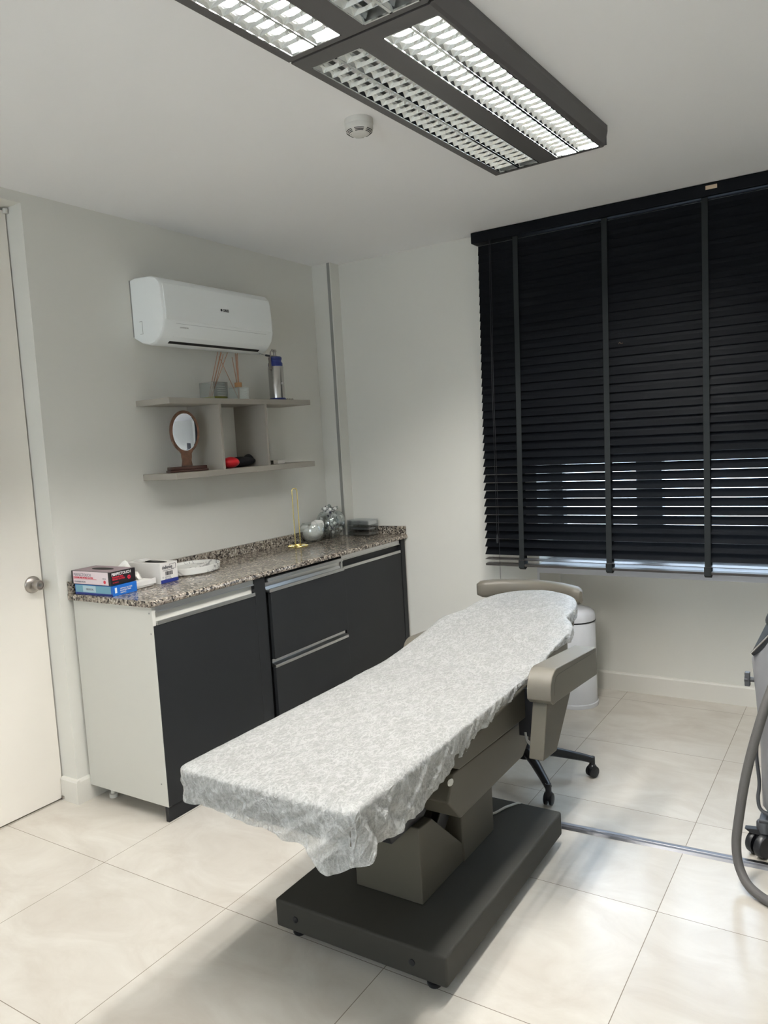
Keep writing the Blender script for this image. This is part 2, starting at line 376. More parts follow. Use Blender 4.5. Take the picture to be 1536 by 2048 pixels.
for z in (HD-.022, .012):
    bm = NB(); lathe(bm, [(0, 0), (.010, 0), (.010, .018 if z > 1 else .012), (0, .018 if z > 1 else .012)], (-.088, YJ-.012, z-.004), (0, 0, 1), n=16); obj('pivot', bm, M['det'] if z > 1 else M['steel'], t, smooth=True)
# threshold strip over the floor joint
bm = NB(); pr = [(-.022, 0), (-.020, .006), (-.010, .010), (.004, .0105), (.006, .008), (.008, .0105), (.016, .008), (.022, 0)]
ax, ay, bx, by = .53, -1.333, 4.55, -1.135
d = Vector((bx-ax, by-ay, 0)).normalized(); nn = Vector((-d.y, d.x, 0))
A = [bm.verts.new((ax-nn.x*p, ay-nn.y*p, q)) for p, q in pr]; B = [bm.verts.new((bx-nn.x*p, by-nn.y*p, q)) for p, q in pr]
bm.faces.new(A); bm.faces.new(B[::-1])
for i in range(len(pr)): bm.faces.new((A[i], B[i], B[(i+1) % len(pr)], A[(i+1) % len(pr)]))
struct('trim_4', bm, M['strip'])

# ---------------------------------------------------------------- window behind the blind
t = bpy.data.objects.new('window_1', None); COL.objects.link(t); t.matrix_basis = Matrix.Translation((2.3, .25, .75)); t['kind'] = 'structure'
bm = NB()
for a, b in (((1.335, .22, .752), (3.35, .28, .90)), ((1.335, .22, 2.36), (3.35, .28, 2.42)), ((1.335, .22, .90), (1.40, .28, 2.36)), ((1.80, .215, .80), (1.93, .285, 2.36)), ((3.28, .22, .80), (3.35, .28, 2.36)), ((2.62, .22, .80), (2.70, .28, 2.36))):
    box(bm, a, b)
obj('window_frame', bm, M['winframe'], t)
bm = NB(); box(bm, (1.40, .247, .90), (3.28, .253, 2.36)); obj('window_glass', bm, M['pane'], t)

# ---------------------------------------------------------------- ceiling lamps
def louvre_lamp(near_y, lit_side, label, L=1.185, W=.455, group='louvred lamps on the ceiling'):
    """built along local +y from its near end; local x across; lit_side 0 = left, 1 = right"""
    yaw = -.0403; zb = 2.45
    t = thing('ceiling_lamp', label, 'ceiling lamp', (1.572+(near_y+2.21)*.0403, near_y, zb), yaw, group)
    T = t.matrix_basis
    def fin(name, bm, m, par=None, **k):
        bmesh.ops.transform(bm, matrix=T, verts=bm.verts)
        return obj(name, bm, m, par or t, **k)
    # body: face plate with two openings, sloping sides up to the ceiling
    ox = [(.026, .186), (.254, .414)]; y0, y1 = .052, L-.018
    bm = NB(); th = .004
    for a, b in (((0, 0), (ox[0][0], L)), ((ox[0][1], 0), (ox[1][0], L)), ((ox[1][1], 0), (W-.012, L)), ((ox[0][0], 0), (ox[0][1], y0)), ((ox[1][0], 0), (ox[1][1], y0)), ((ox[0][0], y1), (ox[0][1], L)), ((ox[1][0], y1), (ox[1][1], L))):
        box(bm, (a[0], a[1], 0), (min(b[0], .421), b[1], th))
    box(bm, (0, 0, th), (.004, L, H-zb-.0005)); box(bm, (.004, 0, th), (.434, .004, H-zb-.0005)); box(bm, (.004, L-.004, th), (.434, L, H-zb-.0005))
    prism(bm, [(.417, th), (.421, 0), (.428, .006), (.438, .050), (.438, H-zb-.0005), (.434, H-zb-.0005), (.434, .05)], 'y', 0, L)
    fin('housing', bm, M['lampbody'])
    for s in (0, 1):
        xa, xb = ox[s]; lit = s == lit_side; xm = (xa+xb)/2
        bm = NB()
        # bright rim and centre rib of the grid
        for a, b in (((xa, y0), (xa+.003, y1)), ((xb-.003, y0), (xb, y1)), ((xm-.004, y0), (xm+.004, y1)), ((xa, y0), (xb, y0+.004)), ((xa, y1-.004), (xb, y1))):
            box(bm, (a[0], a[1], -.0005), (b[0], b[1], .004))
        n = 28; pit = (y1-y0-.012)/n
        for c in (0, 1):
            ca, cb = (xa+.003, xm-.004) if c == 0 else (xm+.004, xb-.003); cm = (ca+cb)/2
            # curved side mirrors
            for sgn, e in ((1, ca), (-1, cb)):
                pts = [(e, .001), (e+sgn*.006, .009), (e+sgn*.011, .018), (e+sgn*.014, .026)]
                for p, q in zip(pts, pts[1:]):
                    v = [bm.verts.new((p[0], y0+.004, p[1])), bm.verts.new((p[0], y1-.004, p[1])), bm.verts.new((q[0], y1-.004, q[1])), bm.verts.new((q[0], y0+.004, q[1]))]
                    bm.faces.new(v)
            # V-shaped cross blades, deeper in the middle of the channel
            for k in range(1, n):
                yk = y0+.006+k*pit
                for j in range(4):
                    xa_, xb_ = ca+(cb-ca)*j/4, ca+(cb-ca)*(j+1)/4
                    def top(x): return .017-.0085*(1-((x-cm)/((cb-ca)/2))**2)
                    q = [bm.verts.new((xa_, yk, .001)), bm.verts.new((xb_, yk, .001))]
                    f1 = [bm.verts.new((xb_, yk+.005, top(xb_))), bm.verts.new((xa_, yk+.005, top(xa_)))]
                    f2 = [bm.verts.new((xb_, yk-.005, top(xb_))), bm.verts.new((xa_, yk-.005, top(xa_)))]
                    bm.faces.new((q[0], q[1], f1[0], f1[1])); bm.faces.new((q[0], q[1], f2[0], f2[1]))
        lv = fin('louvre', bm, M['louvre'])
        # tray above the grid
        bm = NB(); box(bm, (xa-.006, y0-.01, .060), (xb+.006, y1+.008, .064)); box(bm, (xa-.006, y0-.01, .004), (xa-.002, y1+.008, .060)); box(bm, (xb+.002, y0-.01, .004), (xb+.006, y1+.008, .060))
        box(bm, (xa-.002, y0-.01, .004), (xb+.002, y0-.006, .06)); box(bm, (xa-.002, y1+.004, .004), (xb+.002, y1+.008, .06))
        box(bm, (xm-.004, y0, .004), (xm+.004, y1, .026))
        fin('reflector', bm, M['reflector'])
        for c in (0, 1):
            cm = (xa+xm)/2-.0005 if c == 0 else (xb+xm)/2+.0005
            bm = NB(); lathe(bm, [(0, 0), (.0085, 0), (.0085, y1-y0-.02), (0, y1-y0-.02)], (cm, y0+.01, .031), (0, 1, 0), n=12)
            fin('tube', bm, M['tube'] if lit else M['tubeoff'], smooth=True)
    return t
louvre_lamp(-2.21, 1, 'complete louvred ceiling lamp ending near the window blind, its right half lit')
louvre_lamp(-2.21-1.193, 0, 'louvred ceiling lamp cut by the top edge, butted to the other, left half lit')
# smoke detector
t = thing('smoke_detector', 'round white smoke detector on the ceiling beside the lamps', 'smoke detector', (1.412, -1.655, H))
o = (1.412, -1.655, H)
bm = NB(); lathe(bm, [(0, .0), (.0475, 0), (.0475, .016), (.046, .018)], o, (0, 0, -1), n=48, capped=False); obj('mounting_base', bm, M['det'], t, smooth=True)
bm = NB(); lathe(bm, [(.046, .017), (.0465, .030), (.044, .036), (.034, .044), (.026, .048), (0, .0485)], o, (0, 0, -1), n=48, capped=False); obj('cover', bm, M['det'], t, smooth=True)
bm = NB()
for a0 in range(6):
    for q, (r, z) in enumerate(((.0425, .0382), (.0385, .0412), (.0345, .0442))):
        pts = [(o[0]+r*math.cos(a), o[1]+r*math.sin(a), H-z) for a in [a0*PI/3-1.0+k*.13 for k in range(-3, 4)]]
        tube(bm, pts, .0011, n=6)
obj('vent_slots', bm, M['slot'], t)
bm = NB(); ell(bm, (o[0]-.02, o[1]-.02, H-.0475), (.0016,)*3, 8, 6); obj('indicator', bm, M['grey'], t)

# ---------------------------------------------------------------- black venetian blind
t = thing('venetian_blind', 'wide black venetian blind with vertical tapes over the window', 'blind', (2.3, -.06, .75))
bx0, bx1 = 1.080, 3.30
bm = NB(); box(bm, (1.052, -.078, 2.462), (3.33, -.001, 2.518)); obj('headrail', bm, M['blind'], t, bev=.004)
PIT_ = .0430; N_ = 38; zbot = .834
def slat_y(z): return -.050-.066*min(1, max(0, (2.45-z)/1.65))
def slat_tilt(z):      # angle from vertical
    u = (z-.8)/1.65
    if u < .23: return math.radians(43.6-u*4)
    if u < .30: return math.radians(42.7-(u-.23)/.07*5.7)
    if u < .5: return math.radians(37-(u-.30)/.20*17)
    return math.radians(20-(u-.5)/.5*12)
bm = NB()
for k in range(N_):
    z = zbot+k*PIT_; y = slat_y(z); a = slat_tilt(z); dz = .025*math.cos(a); dy = .025*math.sin(a)
    e = random.Random(k).uniform(-.0006, .0006)
    # gently crowned slat cross-section, low edge towards the room
    c = [(y-dy, z-dz+e), (y+.0016*math.cos(a), z+.0016*math.sin(a)+e), (y+dy, z+dz+e)]
    o_ = .0011
    pl = [(p[0]-o_*math.cos(a), p[1]-o_*math.sin(a)) for p in c]+[(p[0]+o_*math.cos(a), p[1]+o_*math.sin(a)) for p in c[::-1]]
    prism(bm, pl, 'x', bx0+(.0 if k else 0), bx1)
obj('slats', bm, M['blind'], t)
bm = NB(); y = slat_y(.79); prism(bm, [(y-.024, .790), (y-.024, .793), (y+.022, .796), (y+.022, .793)], 'x', bx0+.004, bx1); obj('loose_slat', bm, M['rail'], t)
bm = NB(); box(bm, (bx0+.004, y-.024, .757), (bx1, y+.022, .769)); obj('bottom_rail', bm, M['rail'], t, bev=.002)
for x in (1.291, 1.750, 2.205, 2.66, 3.1):
    bm = NB(); hw = .0135
    for side in (-1, 1):
        pts = []
        for k in range(41):
            z = .765+(2.462-.765)*k/40; a = slat_tilt(z); off = (.025*math.sin(a)+.003)*side
            pts.append((slat_y(z)+off, z))
        for (ya, za), (yb, zb2) in zip(pts, pts[1:]):
            for dd in (0, ):
                A = [bm.verts.new(p) for p in ((x-hw, ya, za), (x+hw, ya, za), (x+hw, yb, zb2), (x-hw, yb, zb2))]
                bm.faces.new(A)
    bmesh.ops.remove_doubles(bm, verts=bm.verts, dist=1e-5)
    # folded bottom end wrapped round the rail
    prism(bm, [(y-.031, .790), (y-.029, .752), (y-.010, .741), (y+.02, .752), (y+.027, .780), (y+.02, .795)], 'x', x-.015, x+.015)
    o = obj('ladder_tape', bm, M['tape'], t)
for i, (x, z0) in enumerate(((1.168, .60), (1.160, .92))):
    bm = NB(); tube(bm, [(x, -.085, 2.462), (x-.004, -.118, 1.7), (x, -.145, z0)], .0011, n=6); c = obj('pull_cord', bm, M['blackp'], t)
bm = NB(); lathe(bm, [(.002, 0), (.005, -.01), (.0065, -.035), (.004, -.045), (0, -.045)], (1.160, -.145, .925), (0, 0, 1), n=12); obj('cord_tassel', bm, M['blackp'], t, smooth=True)
bm = NB(); box(bm, (2.214, -.0795, 2.489), (2.262, -.0781, 2.506)); obj('paper_sticker', bm, M['sticker'], t)
bm = NB(); tube(bm, [(1.815, -.098, 1.856), (1.822, -.104, 1.861), (1.829, -.104, 1.855), (1.836, -.098, 1.857)], .0022, n=6); tag(obj('moth', bm, mat('moth_brown', (.10, .07, .05), .8)), 'tiny brown moth resting on the black blind slats', 'insect')

# ---------------------------------------------------------------- air conditioner
t = thing('air_conditioner', 'white wall mounted split air conditioner above the shelf', 'air conditioner', (0, -1.09, 1.94))
ya, yb = -1.462, -.722
prof = [(0.001, 1.985), (0.001, 2.248), (.03, 2.254), (.13, 2.248), (.172, 2.236), (.192, 2.216), (.198, 2.19), (.204, 2.09), (.203, 2.045), (.190, 2.003), (.165, 1.972), (.135, 1.953), (.10, 1.946), (.05, 1.958)]
def acgrow(bm):
    n = len(prof); rows = []
    cx, cz = .07, 2.10
    for y, s in ((ya, .965), (ya+.006, .99), (ya+.014, 1), (yb-.014, 1), (yb-.006, .99), (yb, .965)):
        rows.append([bm.verts.new((max(.001, cx+(p[0]-cx)*s), y, cz+(p[1]-cz)*s)) for p in prof])
    bm.faces.new(rows[0]); bm.faces.new(rows[-1][::-1])
    for A, B in zip(rows, rows[1:]):
        for i in range(n): bm.faces.new((A[i], B[i], B[(i+1) % n], A[(i+1) % n]))
bm = NB(); acgrow(bm); obj('casing', bm, M['acw'], t, smooth=True)
bm = NB(); prism(bm, [(.196, 2.214), (.2015, 2.19), (.2075, 2.09), (.2065, 2.05), (.200, 2.049), (.198, 2.09), (.192, 2.19)], 'y', ya+.012, yb-.012); obj('front_panel', bm, M['acw'], t, bev=.003)
bm = NB(); prism(bm, [(.1995, 2.036), (.1985, 2.037), (.170, 1.985), (.160, 1.974), (.162, 1.970), (.1745, 1.981)], 'y', ya+.075, yb-.055); obj('louvre_flap', bm, M['acw'], t)
bm = NB(); prism(bm, [(.1635, 1.9725), (.140, 1.9545), (.1385, 1.9565), (.160, 1.975)], 'y', ya+.07, yb-.06); obj('air_outlet', bm, M['slot'], t)
bm = NB()
for z in (2.0055, ):
    prism(bm, [(.2003, 2.0385), (.2008, 2.0375), (.1995, 2.035), (.199, 2.036)], 'y', ya+.073, yb-.053)
obj('flap_seam', bm, M['greyink'], t)
bm = NB(); box(bm, (.0, ya+.002, 1.992), (.004, ya-.003, 2.245)); obj('back_plate', bm, M['grey'], t)
bm = NB()
for a, b in (((.045, 2.055), (.062, 2.0565)), ((.045, 2.000), (.062, 2.0015)), ((.062, 2.000), (.0632, 2.0565))): box(bm, (a[0], ya-.0008, a[1]), (b[0], ya+.004, b[1]))
obj('side_clip', bm, M['grey'], t)
bm = NB(); lathe(bm, [(0, 0), (.006, 0), (.006, .0008), (0, .0008)], (.2062, -1.098, 2.126), (1, 0, 0), n=16)
logo = obj('logo_dot', bm, M['inkd'], t)
text('logo', 'GREE', .017, M['inkd'], frame((.2066, -1.087, 2.120), (0, 1, 0), (-.05, 0, 1)), t, bold=.0004)
text('inscription', 'G10 INVERTER', .008, M['grey'], frame((.1990, ya+.095, 2.0185), (0, 1, 0), (.45, 0, 1)), t)

# ---------------------------------------------------------------- wall shelf
t = thing('wall_shelf', 'greige two-board wall shelf with two upright dividers under the air conditioner', 'shelf', (0, -.97, 1.34))
SU0, SU1, SL0, SL1, SD = 1.677, 1.704, 1.338, 1.366, .22
bm = NB(); box(bm, (.001, -1.486, SU0), (SD, -.468, SU1)); obj('shelf_board', bm, M['shelf'], t, bev=.0015)
bm = NB(); box(bm, (.001, -1.480, SL0), (SD, -.462, SL1)); obj('shelf_board', bm, M['shelf'], t, bev=.0015)
for y in (-1.176, -.848):
    bm = NB(); box(bm, (.001, y, SL1), (SD-.003, y+.016, SU0)); obj('divider', bm, M['shelf'], t, bev=.001)

# ---------------------------------------------------------------- base cabinets and worktop
XF = .503; ZT = .897; ZC = .872
def rail(y0, y1, dx=0, top=ZC-.002):
    bm = NB(); d = dx
    prism(bm, [(.498+d, top), (.498+d, .850), (.502+d, .849), (.502+d, .845), (.480+d, .842), (.477+d, .822), (.484+d, .808), (.501+d, .806), (.502+d, .812), (.506+d, .812), (.506+d, .797), (.474+d, .797), (.472+d, top)], 'y', y0, y1)
    return bm
def feet(t, ys, xs=(.09, .455)):
    for y in ys:
        for x in xs:
            bm = NB(); lathe(bm, [(0, 0), (.019, 0), (.019, .016), (.012, .018), (.011, .062)], (x, y, 0), (0, 0, 1), n=18); obj('foot', bm, M['det'], t, smooth=True)
# left unit
t = thing('base_cabinet', 'base cabinet with white side panel and one dark door, nearest the room door', 'cabinet', (.25, -1.63, 0), group='anthracite base cabinets')
bm = NB(); box(bm, (.018, -1.900, .064), (.484, -1.335, ZC-.002)); obj('carcass', bm, M['white'], t)
bm = NB(); box(bm, (.018, -1.917, .064), (.500, -1.9005, ZC-.002)); sp = obj('side_panel', bm, M['white'], t, bev=.001)
for x, z in ((.484, .846), (.486, .765), (.470, .155)):
    bm = NB(); lathe(bm, [(0, 0), (.0035, 0), (.0035, .0012), (0, .0012)], (x, -1.9170, z), (0, -1, 0), n=10); obj('screw', bm, M['grey'], sp)
dr = obj('door', (lambda b: (box(b, (.4845, -1.915, .066), (.503, -1.334, .796)), b)[1])(NB()), M['dark'], t, bev=.001)
obj('handle', rail(-1.899, -1.334), M['alu'], dr, bev=.0008)
bm = NB(); box(bm, (.478, -1.915, 0.001), (.495, -1.334, .0655)); obj('plinth', bm, M['dark'], t)
feet(t, (-1.86, -1.38), (.09,)); feet(t, (-1.86,), (.462,))
# filler post
bm = NB(); box(bm, (.440, -1.333, .066), (.503, -1.262, ZC-.002)); tag(obj('filler_post', bm, M['dark'], bev=.001), 'narrow anthracite filler post between the left cabinet and the drawer cabinet', 'panel')
# drawers
t = thing('base_cabinet', 'base cabinet with two deep dark drawers, between the door cabinets', 'cabinet', (.25, -.96, 0), group='anthracite base cabinets')
bm = NB(); box(bm, (.018, -1.2605, .066), (.47, -.654, ZC-.002)); obj('carcass', bm, M['dark'], t)
DX = .016
d1 = obj('drawer', (lambda b: (box(b, (.485+DX, -1.246, .482), (.503+DX, -.656, .796)), b)[1])(NB()), M['dark'], t, bev=.001)
obj('handle', rail(-1.255, -.665, DX, .862), M['alu'], d1, bev=.0008)
d2 = obj('drawer', (lambda b: (box(b, (.485+DX, -1.246, .066), (.503+DX, -.656, .440)), b)[1])(NB()), M['dark'], t, bev=.001)
bm = NB(); d = DX; prism(bm, [(.505+d, .454), (.505+d, .441), (.478+d, .441), (.478+d, .478), (.484+d, .480), (.483+d, .462), (.499+d, .457)], 'y', -1.246, -.66)
obj('handle', bm, M['alu'], d2, bev=.0008)
bm = NB(); box(bm, (.478, -1.333, 0.001), (.495, -.656, .0655)); obj('plinth', bm, M['dark'], t)
bm = NB(); box(bm, (.485, -.662, .80), (.503, -.652, ZC-.003)); obj('bracket', bm, M['alu'], t)
# right unit
t = thing('base_cabinet', 'base cabinet with one plain dark door, beside the window wall corner', 'cabinet', (.25, -.35, 0), group='anthracite base cabinets')
bm = NB(); box(bm, (.140, -.650, .066), (.484, -.062, ZC-.002)); obj('carcass', bm, M['dark'], t)
dr = obj('door', (lambda b: (box(b, (.4845, -.650, .066), (.503, -.063, .796)), b)[1])(NB()), M['dark'], t, bev=.001)
obj('handle', rail(-.650, -.068), M['alu'], dr, bev=.0008)
bm = NB(); box(bm, (.478, -.655, 0.001), (.495, -.005, .0655)); obj('plinth', bm, M['dark'], t)
bm = NB(); box(bm, (.470, -.0605, .066), (.506, -.018, ZC-.002)); obj('end_filler', bm, M['dark'], t, bev=.001)
# worktop
t = thing('worktop', 'speckled brown granite worktop running over all the base cabinets', 'worktop', (.25, -.95, ZC))
bm = NB(); prism(bm, [(.003, ZC), (.510, ZC), (.517, ZC+.004), (.519, ZC+.0125), (.517, ZC+.021), (.510, ZT), (.003, ZT)], 'y', -1.930, -.084)
prism(bm, [(.140, ZC), (.510, ZC), (.517, ZC+.004), (.519, ZC+.0125), (.517, ZC+.021), (.510, ZT), (.140, ZT)], 'y', -.084, -.002); obj('slab', bm, M['granite'], t)
bm = NB(); box(bm, (.003, -1.928, ZT), (.021, -.084, ZT+.052)); obj('upstand', bm, M['granite'], t, bev=.002)
bm = NB(); box(bm, (.140, -.020, ZT), (.512, -.002, ZT+.050)); obj('upstand', bm, M['granite'], t, bev=.002)

# ---------------------------------------------------------------- things on the worktop
def carton(name, label, cat, x0, x1, y0, y1, z0, z1, mats, rz=0):
    c = ((x0+x1)/2, (y0+y1)/2, z0); t = thing(name, label, cat, c, rz)
    return t, (x1-x0)/2, (y1-y0)/2, z1-z0
def pbox(t, name, lo, hi, m, bev=.0008):     # box in the thing's own frame
    bm = NB(); box(bm, lo, hi); bmesh.ops.transform(bm, matrix=t.matrix_basis, verts=bm.verts); return obj(name, bm, m, t, bev=bev)
# blue glove box below, pink and black one on it.  local +x = front end, local -y = long side facing the camera
rz = .03
t, hx, hy, h = carton('glove_box', 'blue and teal cardboard glove box under the black and pink one', 'box', .040, .272, -1.915, -1.792, ZT+.0005, ZT+.0425, None, rz)
pbox(t, 'carton', (-hx, -hy, 0), (hx, hy, h), M['blue'])
pbox(t, 'side_print', (-hx+.004, -hy-.0004, .002), (hx-.012, -hy+.001, h-.002), M['teal'], 0)
pbox(t, 'side_band', (-hx+.004, -hy-.0008, .001), (hx-.004, -hy+.001, .009), M['navyink'], 0)
pbox(t, 'pale_print', (-hx+.05, -hy-.0008, .012), (-hx+.13, -hy+.001, h-.004), mat('pale_teal', (.42, .58, .64), .4), 0)
FX = t.matrix_basis
text('lettering', 'MEDICAL', .011, M['greyink'], FX @ frame((-.045, -hy-.0014, .020), (1, 0, 0), (0, 0, 1)), t)
text('lettering', 'NITRILE GLOVES\nPOWDER FREE\n100 PCS', .0085, M['wink'], FX @ frame((hx+.0012, -hy+.035, .024), (0, 1, 0), (0, 0, 1)), t)
pbox(t, 'barcode_label', (hx, -hy+.010, .012), (hx+.0006, -hy+.020, .034), M['wink'], 0)
t, hx, hy, h = carton('glove_box', 'pale pink and black cardboard glove box on the blue box', 'box', .026, .266, -1.917, -1.790, ZT+.044, ZT+.099, None, rz)
FX = t.matrix_basis
pbox(t, 'carton', (-hx, -hy, 0), (hx, hy, h), M['bcard'])
pbox(t, 'side_print', (-hx+.011, -hy-.0005, .0015), (hx-.014, -hy+.001, h-.001), M['pinkw'], 0)
pbox(t, 'top_print', (-hx+.01, -hy+.004, h-.001), (hx-.004, hy-.004, h+.0005), mat('mauve_card', (.30, .22, .24), .45), 0)
bm = NB(); lathe(bm, [(0, 0), (1, 0), (1, .0006), (0, .0006)], (0, 0, 0), (0, 0, 1), n=28); bmesh.ops.transform(bm, matrix=FX @ Matrix.Translation((0, 0, h+.0006)) @ Matrix.Diagonal((.062, .022, 1, 1)), verts=bm.verts); obj('opening', bm, M['slot'], t)
text('lettering', 'PERFECTOUCH', .0165, M['greyink'], FX @ frame((-hx+.016, -hy-.001, .034), (1, 0, 0), (0, 0, 1)), t, sx=.95)
text('lettering', 'POWDER FREE NITRILE GLOVES', .0085, M['redink'], FX @ frame((-hx+.014, -hy-.001, .025), (1, 0, 0), (0, 0, 1)), t, bold=.0003)
pbox(t, 'red_rule', (-hx+.013, -hy-.0009, .0215), (.035, -hy, .0228), M['redink'], 0)
text('lettering', 'EXAMINATION', .010, M['greyink'], FX @ frame((-hx+.018, -hy-.001, .007), (1, 0, 0), (0, 0, 1)), t)
text('lettering', 'PERFECTOUCH', .0155, M['wink'], FX @ frame((hx+.0008, -hy+.006, .039), (0, 1, 0), (0, 0, 1)), t, bold=.0004, sx=.92)
text('lettering', 'POWDER FREE\nNITRILE GLOVES', .0085, M['redink'], FX @ frame((hx+.0008, -hy+.008, .029), (0, 1, 0), (0, 0, 1)), t, bold=.0003)
text('lettering', '100 PIECES', .0065, M['redink'], FX @ frame((hx+.0008, -hy+.008, .008), (0, 1, 0), (0, 0, 1)), t)
bm = NB(); lathe(bm, [(0, 0), (.009, 0), (.009, .0008), (0, .0008)], (hx, hy-.034, .022), (1, 0, 0), n=6); bmesh.ops.transform(bm, matrix=FX, verts=bm.verts); obj('size_badge', bm, M['redink'], t)
text('lettering', 'XS', .008, M['bcard'], FX @ frame((hx+.0012, hy-.0388, .0192), (0, 1, 0), (0, 0, 1)), t)
bm = NB(); lathe(bm, [(0, 0), (.007, 0), (.007, .0008), (0, .0008)], (hx-.036, -hy-.0005, .014), (0, -1, 0), n=12); bmesh.ops.transform(bm, matrix=FX, verts=bm.verts); obj('size_badge', bm, M['redink'], t)
text('lettering', 'SIZE XS', .006, M['greyink'], FX @ frame((hx-.047, -hy-.001, .026), (1, 0, 0), (0, 0, 1)), t)
# pack of tissues
t = thing('tissue_pack', 'soft white pack of paper tissues with one pulled out, behind the glove boxes', 'tissues', (.15, -1.72, ZT), .05)
bm = NB(); box(bm, (-.115, -.06, .001), (.095, .045, .030)); bmesh.ops.transform(bm, matrix=t.matrix_basis, verts=bm.verts); obj('wrapper', bm, M['tissue'], t, bev=.006, seg=3)
bm = NB(); n, m_ = 18, 14; rnd = random.Random(4); G = []
for i in range(n+1):
    row = []
    for j in range(m_+1):
        u = i/n-.5; v = j/m_-.5
        hgt = .075*math.exp(-(u*3.0)**2)*(1-abs(v)*1.1)+.010*math.sin(u*17+v*5)+.006*math.sin(v*23)
        row.append(bm.verts.new((u*.17-.035, v*.085-.01+.01*math.sin(u*9), .030+max(0, hgt))))
    G.append(row)
for i in range(n):
    for j in range(m_): bm.faces.new((G[i][j], G[i+1][j], G[i+1][j+1], G[i][j+1]))
bmesh.ops.transform(bm, matrix=t.matrix_basis, verts=bm.verts); o = obj('tissue', bm, M['pillowwhite'], t, smooth=True); o.modifiers.new('thick', 'SOLIDIFY').thickness = .0006
bm = NB(); prism(bm, [(-.060, .012), (-.061, .030), (.048, .034), (.048, .010)], 'x', .096, .0985); bmesh.ops.transform(bm, matrix=t.matrix_basis, verts=bm.verts); obj('flap', bm, M['card'], t)
# white carton
t, hx, hy, h = carton('glove_box', 'white cardboard glove box with navy base stripe and open slot', 'box', .030, .256, -1.652, -1.552, ZT+.0005, ZT+.088, None, .03)
FX = t.matrix_basis
pbox(t, 'carton', (-hx, -hy, 0), (hx, hy, h), M['card'])
pbox(t, 'base_stripe', (hx-.001, -hy, .0005), (hx+.0005, hy, .016), M['navyink'], 0)
bm = NB(); lathe(bm, [(0, 0), (1, 0), (1, .0006), (0, .0006)], (0, 0, 0), (0, 0, 1), n=28); bmesh.ops.transform(bm, matrix=FX @ Matrix.Translation((.03, 0, h)) @ Matrix.Diagonal((.070, .026, 1, 1)), verts=bm.verts); obj('opening', bm, M['slot'], t)
bm = NB(); prism(bm, [(-.075, h+.0006), (-.02, h+.0006), (.0, h+.006), (-.05, h+.010)], 'y', -.03, .02); bmesh.ops.transform(bm, matrix=FX, verts=bm.verts); obj('torn_flap', bm, M['card'], t)
text('lettering', 'defense', .021, M['inkd'], FX @ frame((hx+.0005, -.040, .062), (0, 1, 0), (0, 0, 1)), t, bold=.0004, sx=.92)
bm = NB()
for a, b in (((.005, .079), (.040, .0802)), ((.0388, .060), (.040, .080)), ((.012, .058), (.040, .0592)), ((.005, .074), (.0062, .080))): box(bm, (hx, a[0], a[1]), (hx+.0008, b[0], b[1]))
bmesh.ops.transform(bm, matrix=FX, verts=bm.verts); obj('logo_frame', bm, M['inkd'], t)
bm = NB(); xx = -.022; r_ = random.Random(2)
while xx < .020:
    w_ = r_.choice((.0008, .0013, .002)); box(bm, (hx, xx, .033), (hx+.0007, xx+w_, .050)); xx += w_+r_.choice((.001, .0017))
bmesh.ops.transform(bm, matrix=FX, verts=bm.verts); obj('barcode', bm, M['inkd'], t)
text('lettering', 'Latex Examination Gloves', .0062, M['greyink'], FX @ frame((hx+.0005, -.036, .054), (0, 1, 0), (0, 0, 1)), t)
text('lettering', 'CE  MADE IN\n      MALAYSIA', .0085, M['greyink'], FX @ frame((hx+.0005, -.042, .0235), (0, 1, 0), (0, 0, 1)), t)
# marble trays
def oval(bm, c, a, b, z0, h, wall=.005, tilt=0, n=48, rot=0):
    rings = []
    for s, z in ((.0, 0), (.90, 0), (.97, .006), (1, h), (.985, h+.0015), (.955, h), (.92, .008), (.0, .006)):
        if s == 0: rings.append([bm.verts.new((c[0], c[1], z0+z))]); continue
        ring = []
        for k in range(n):
            th = 2*PI*k/n; x, y = a*s*math.cos(th), b*s*math.sin(th)
            x, y = x*math.cos(rot)-y*math.sin(rot), x*math.sin(rot)+y*math.cos(rot)
            ring.append(bm.verts.new((c[0]+x, c[1]+y, z0+z+tilt*y)))
        rings.append(ring)
    for A, B in zip(rings, rings[1:]):
        for k in range(n):
            k2 = (k+1) % n
            if len(A) == 1: bm.faces.new((A[0], B[k2], B[k]))
            elif len(B) == 1: bm.faces.new((A[k], A[k2], B[0]))
            else: bm.faces.new((A[k], A[k2], B[k2], B[k]))
bm = NB(); oval(bm, (.150, -1.365, 0), .115, .145, ZT+.0005, .034); tag(obj('marble_tray', bm, M['marble'], smooth=True), 'oval white marble tray standing on the granite beside the white box', 'tray')
bm = NB(); oval(bm, (.13, -1.385, 0), .085, .108, ZT+.016, .016, tilt=.05); o = obj('marble_dish', bm, M['marble'], smooth=True); tag(o, 'smaller marble dish lying inside the oval marble tray', 'dish')
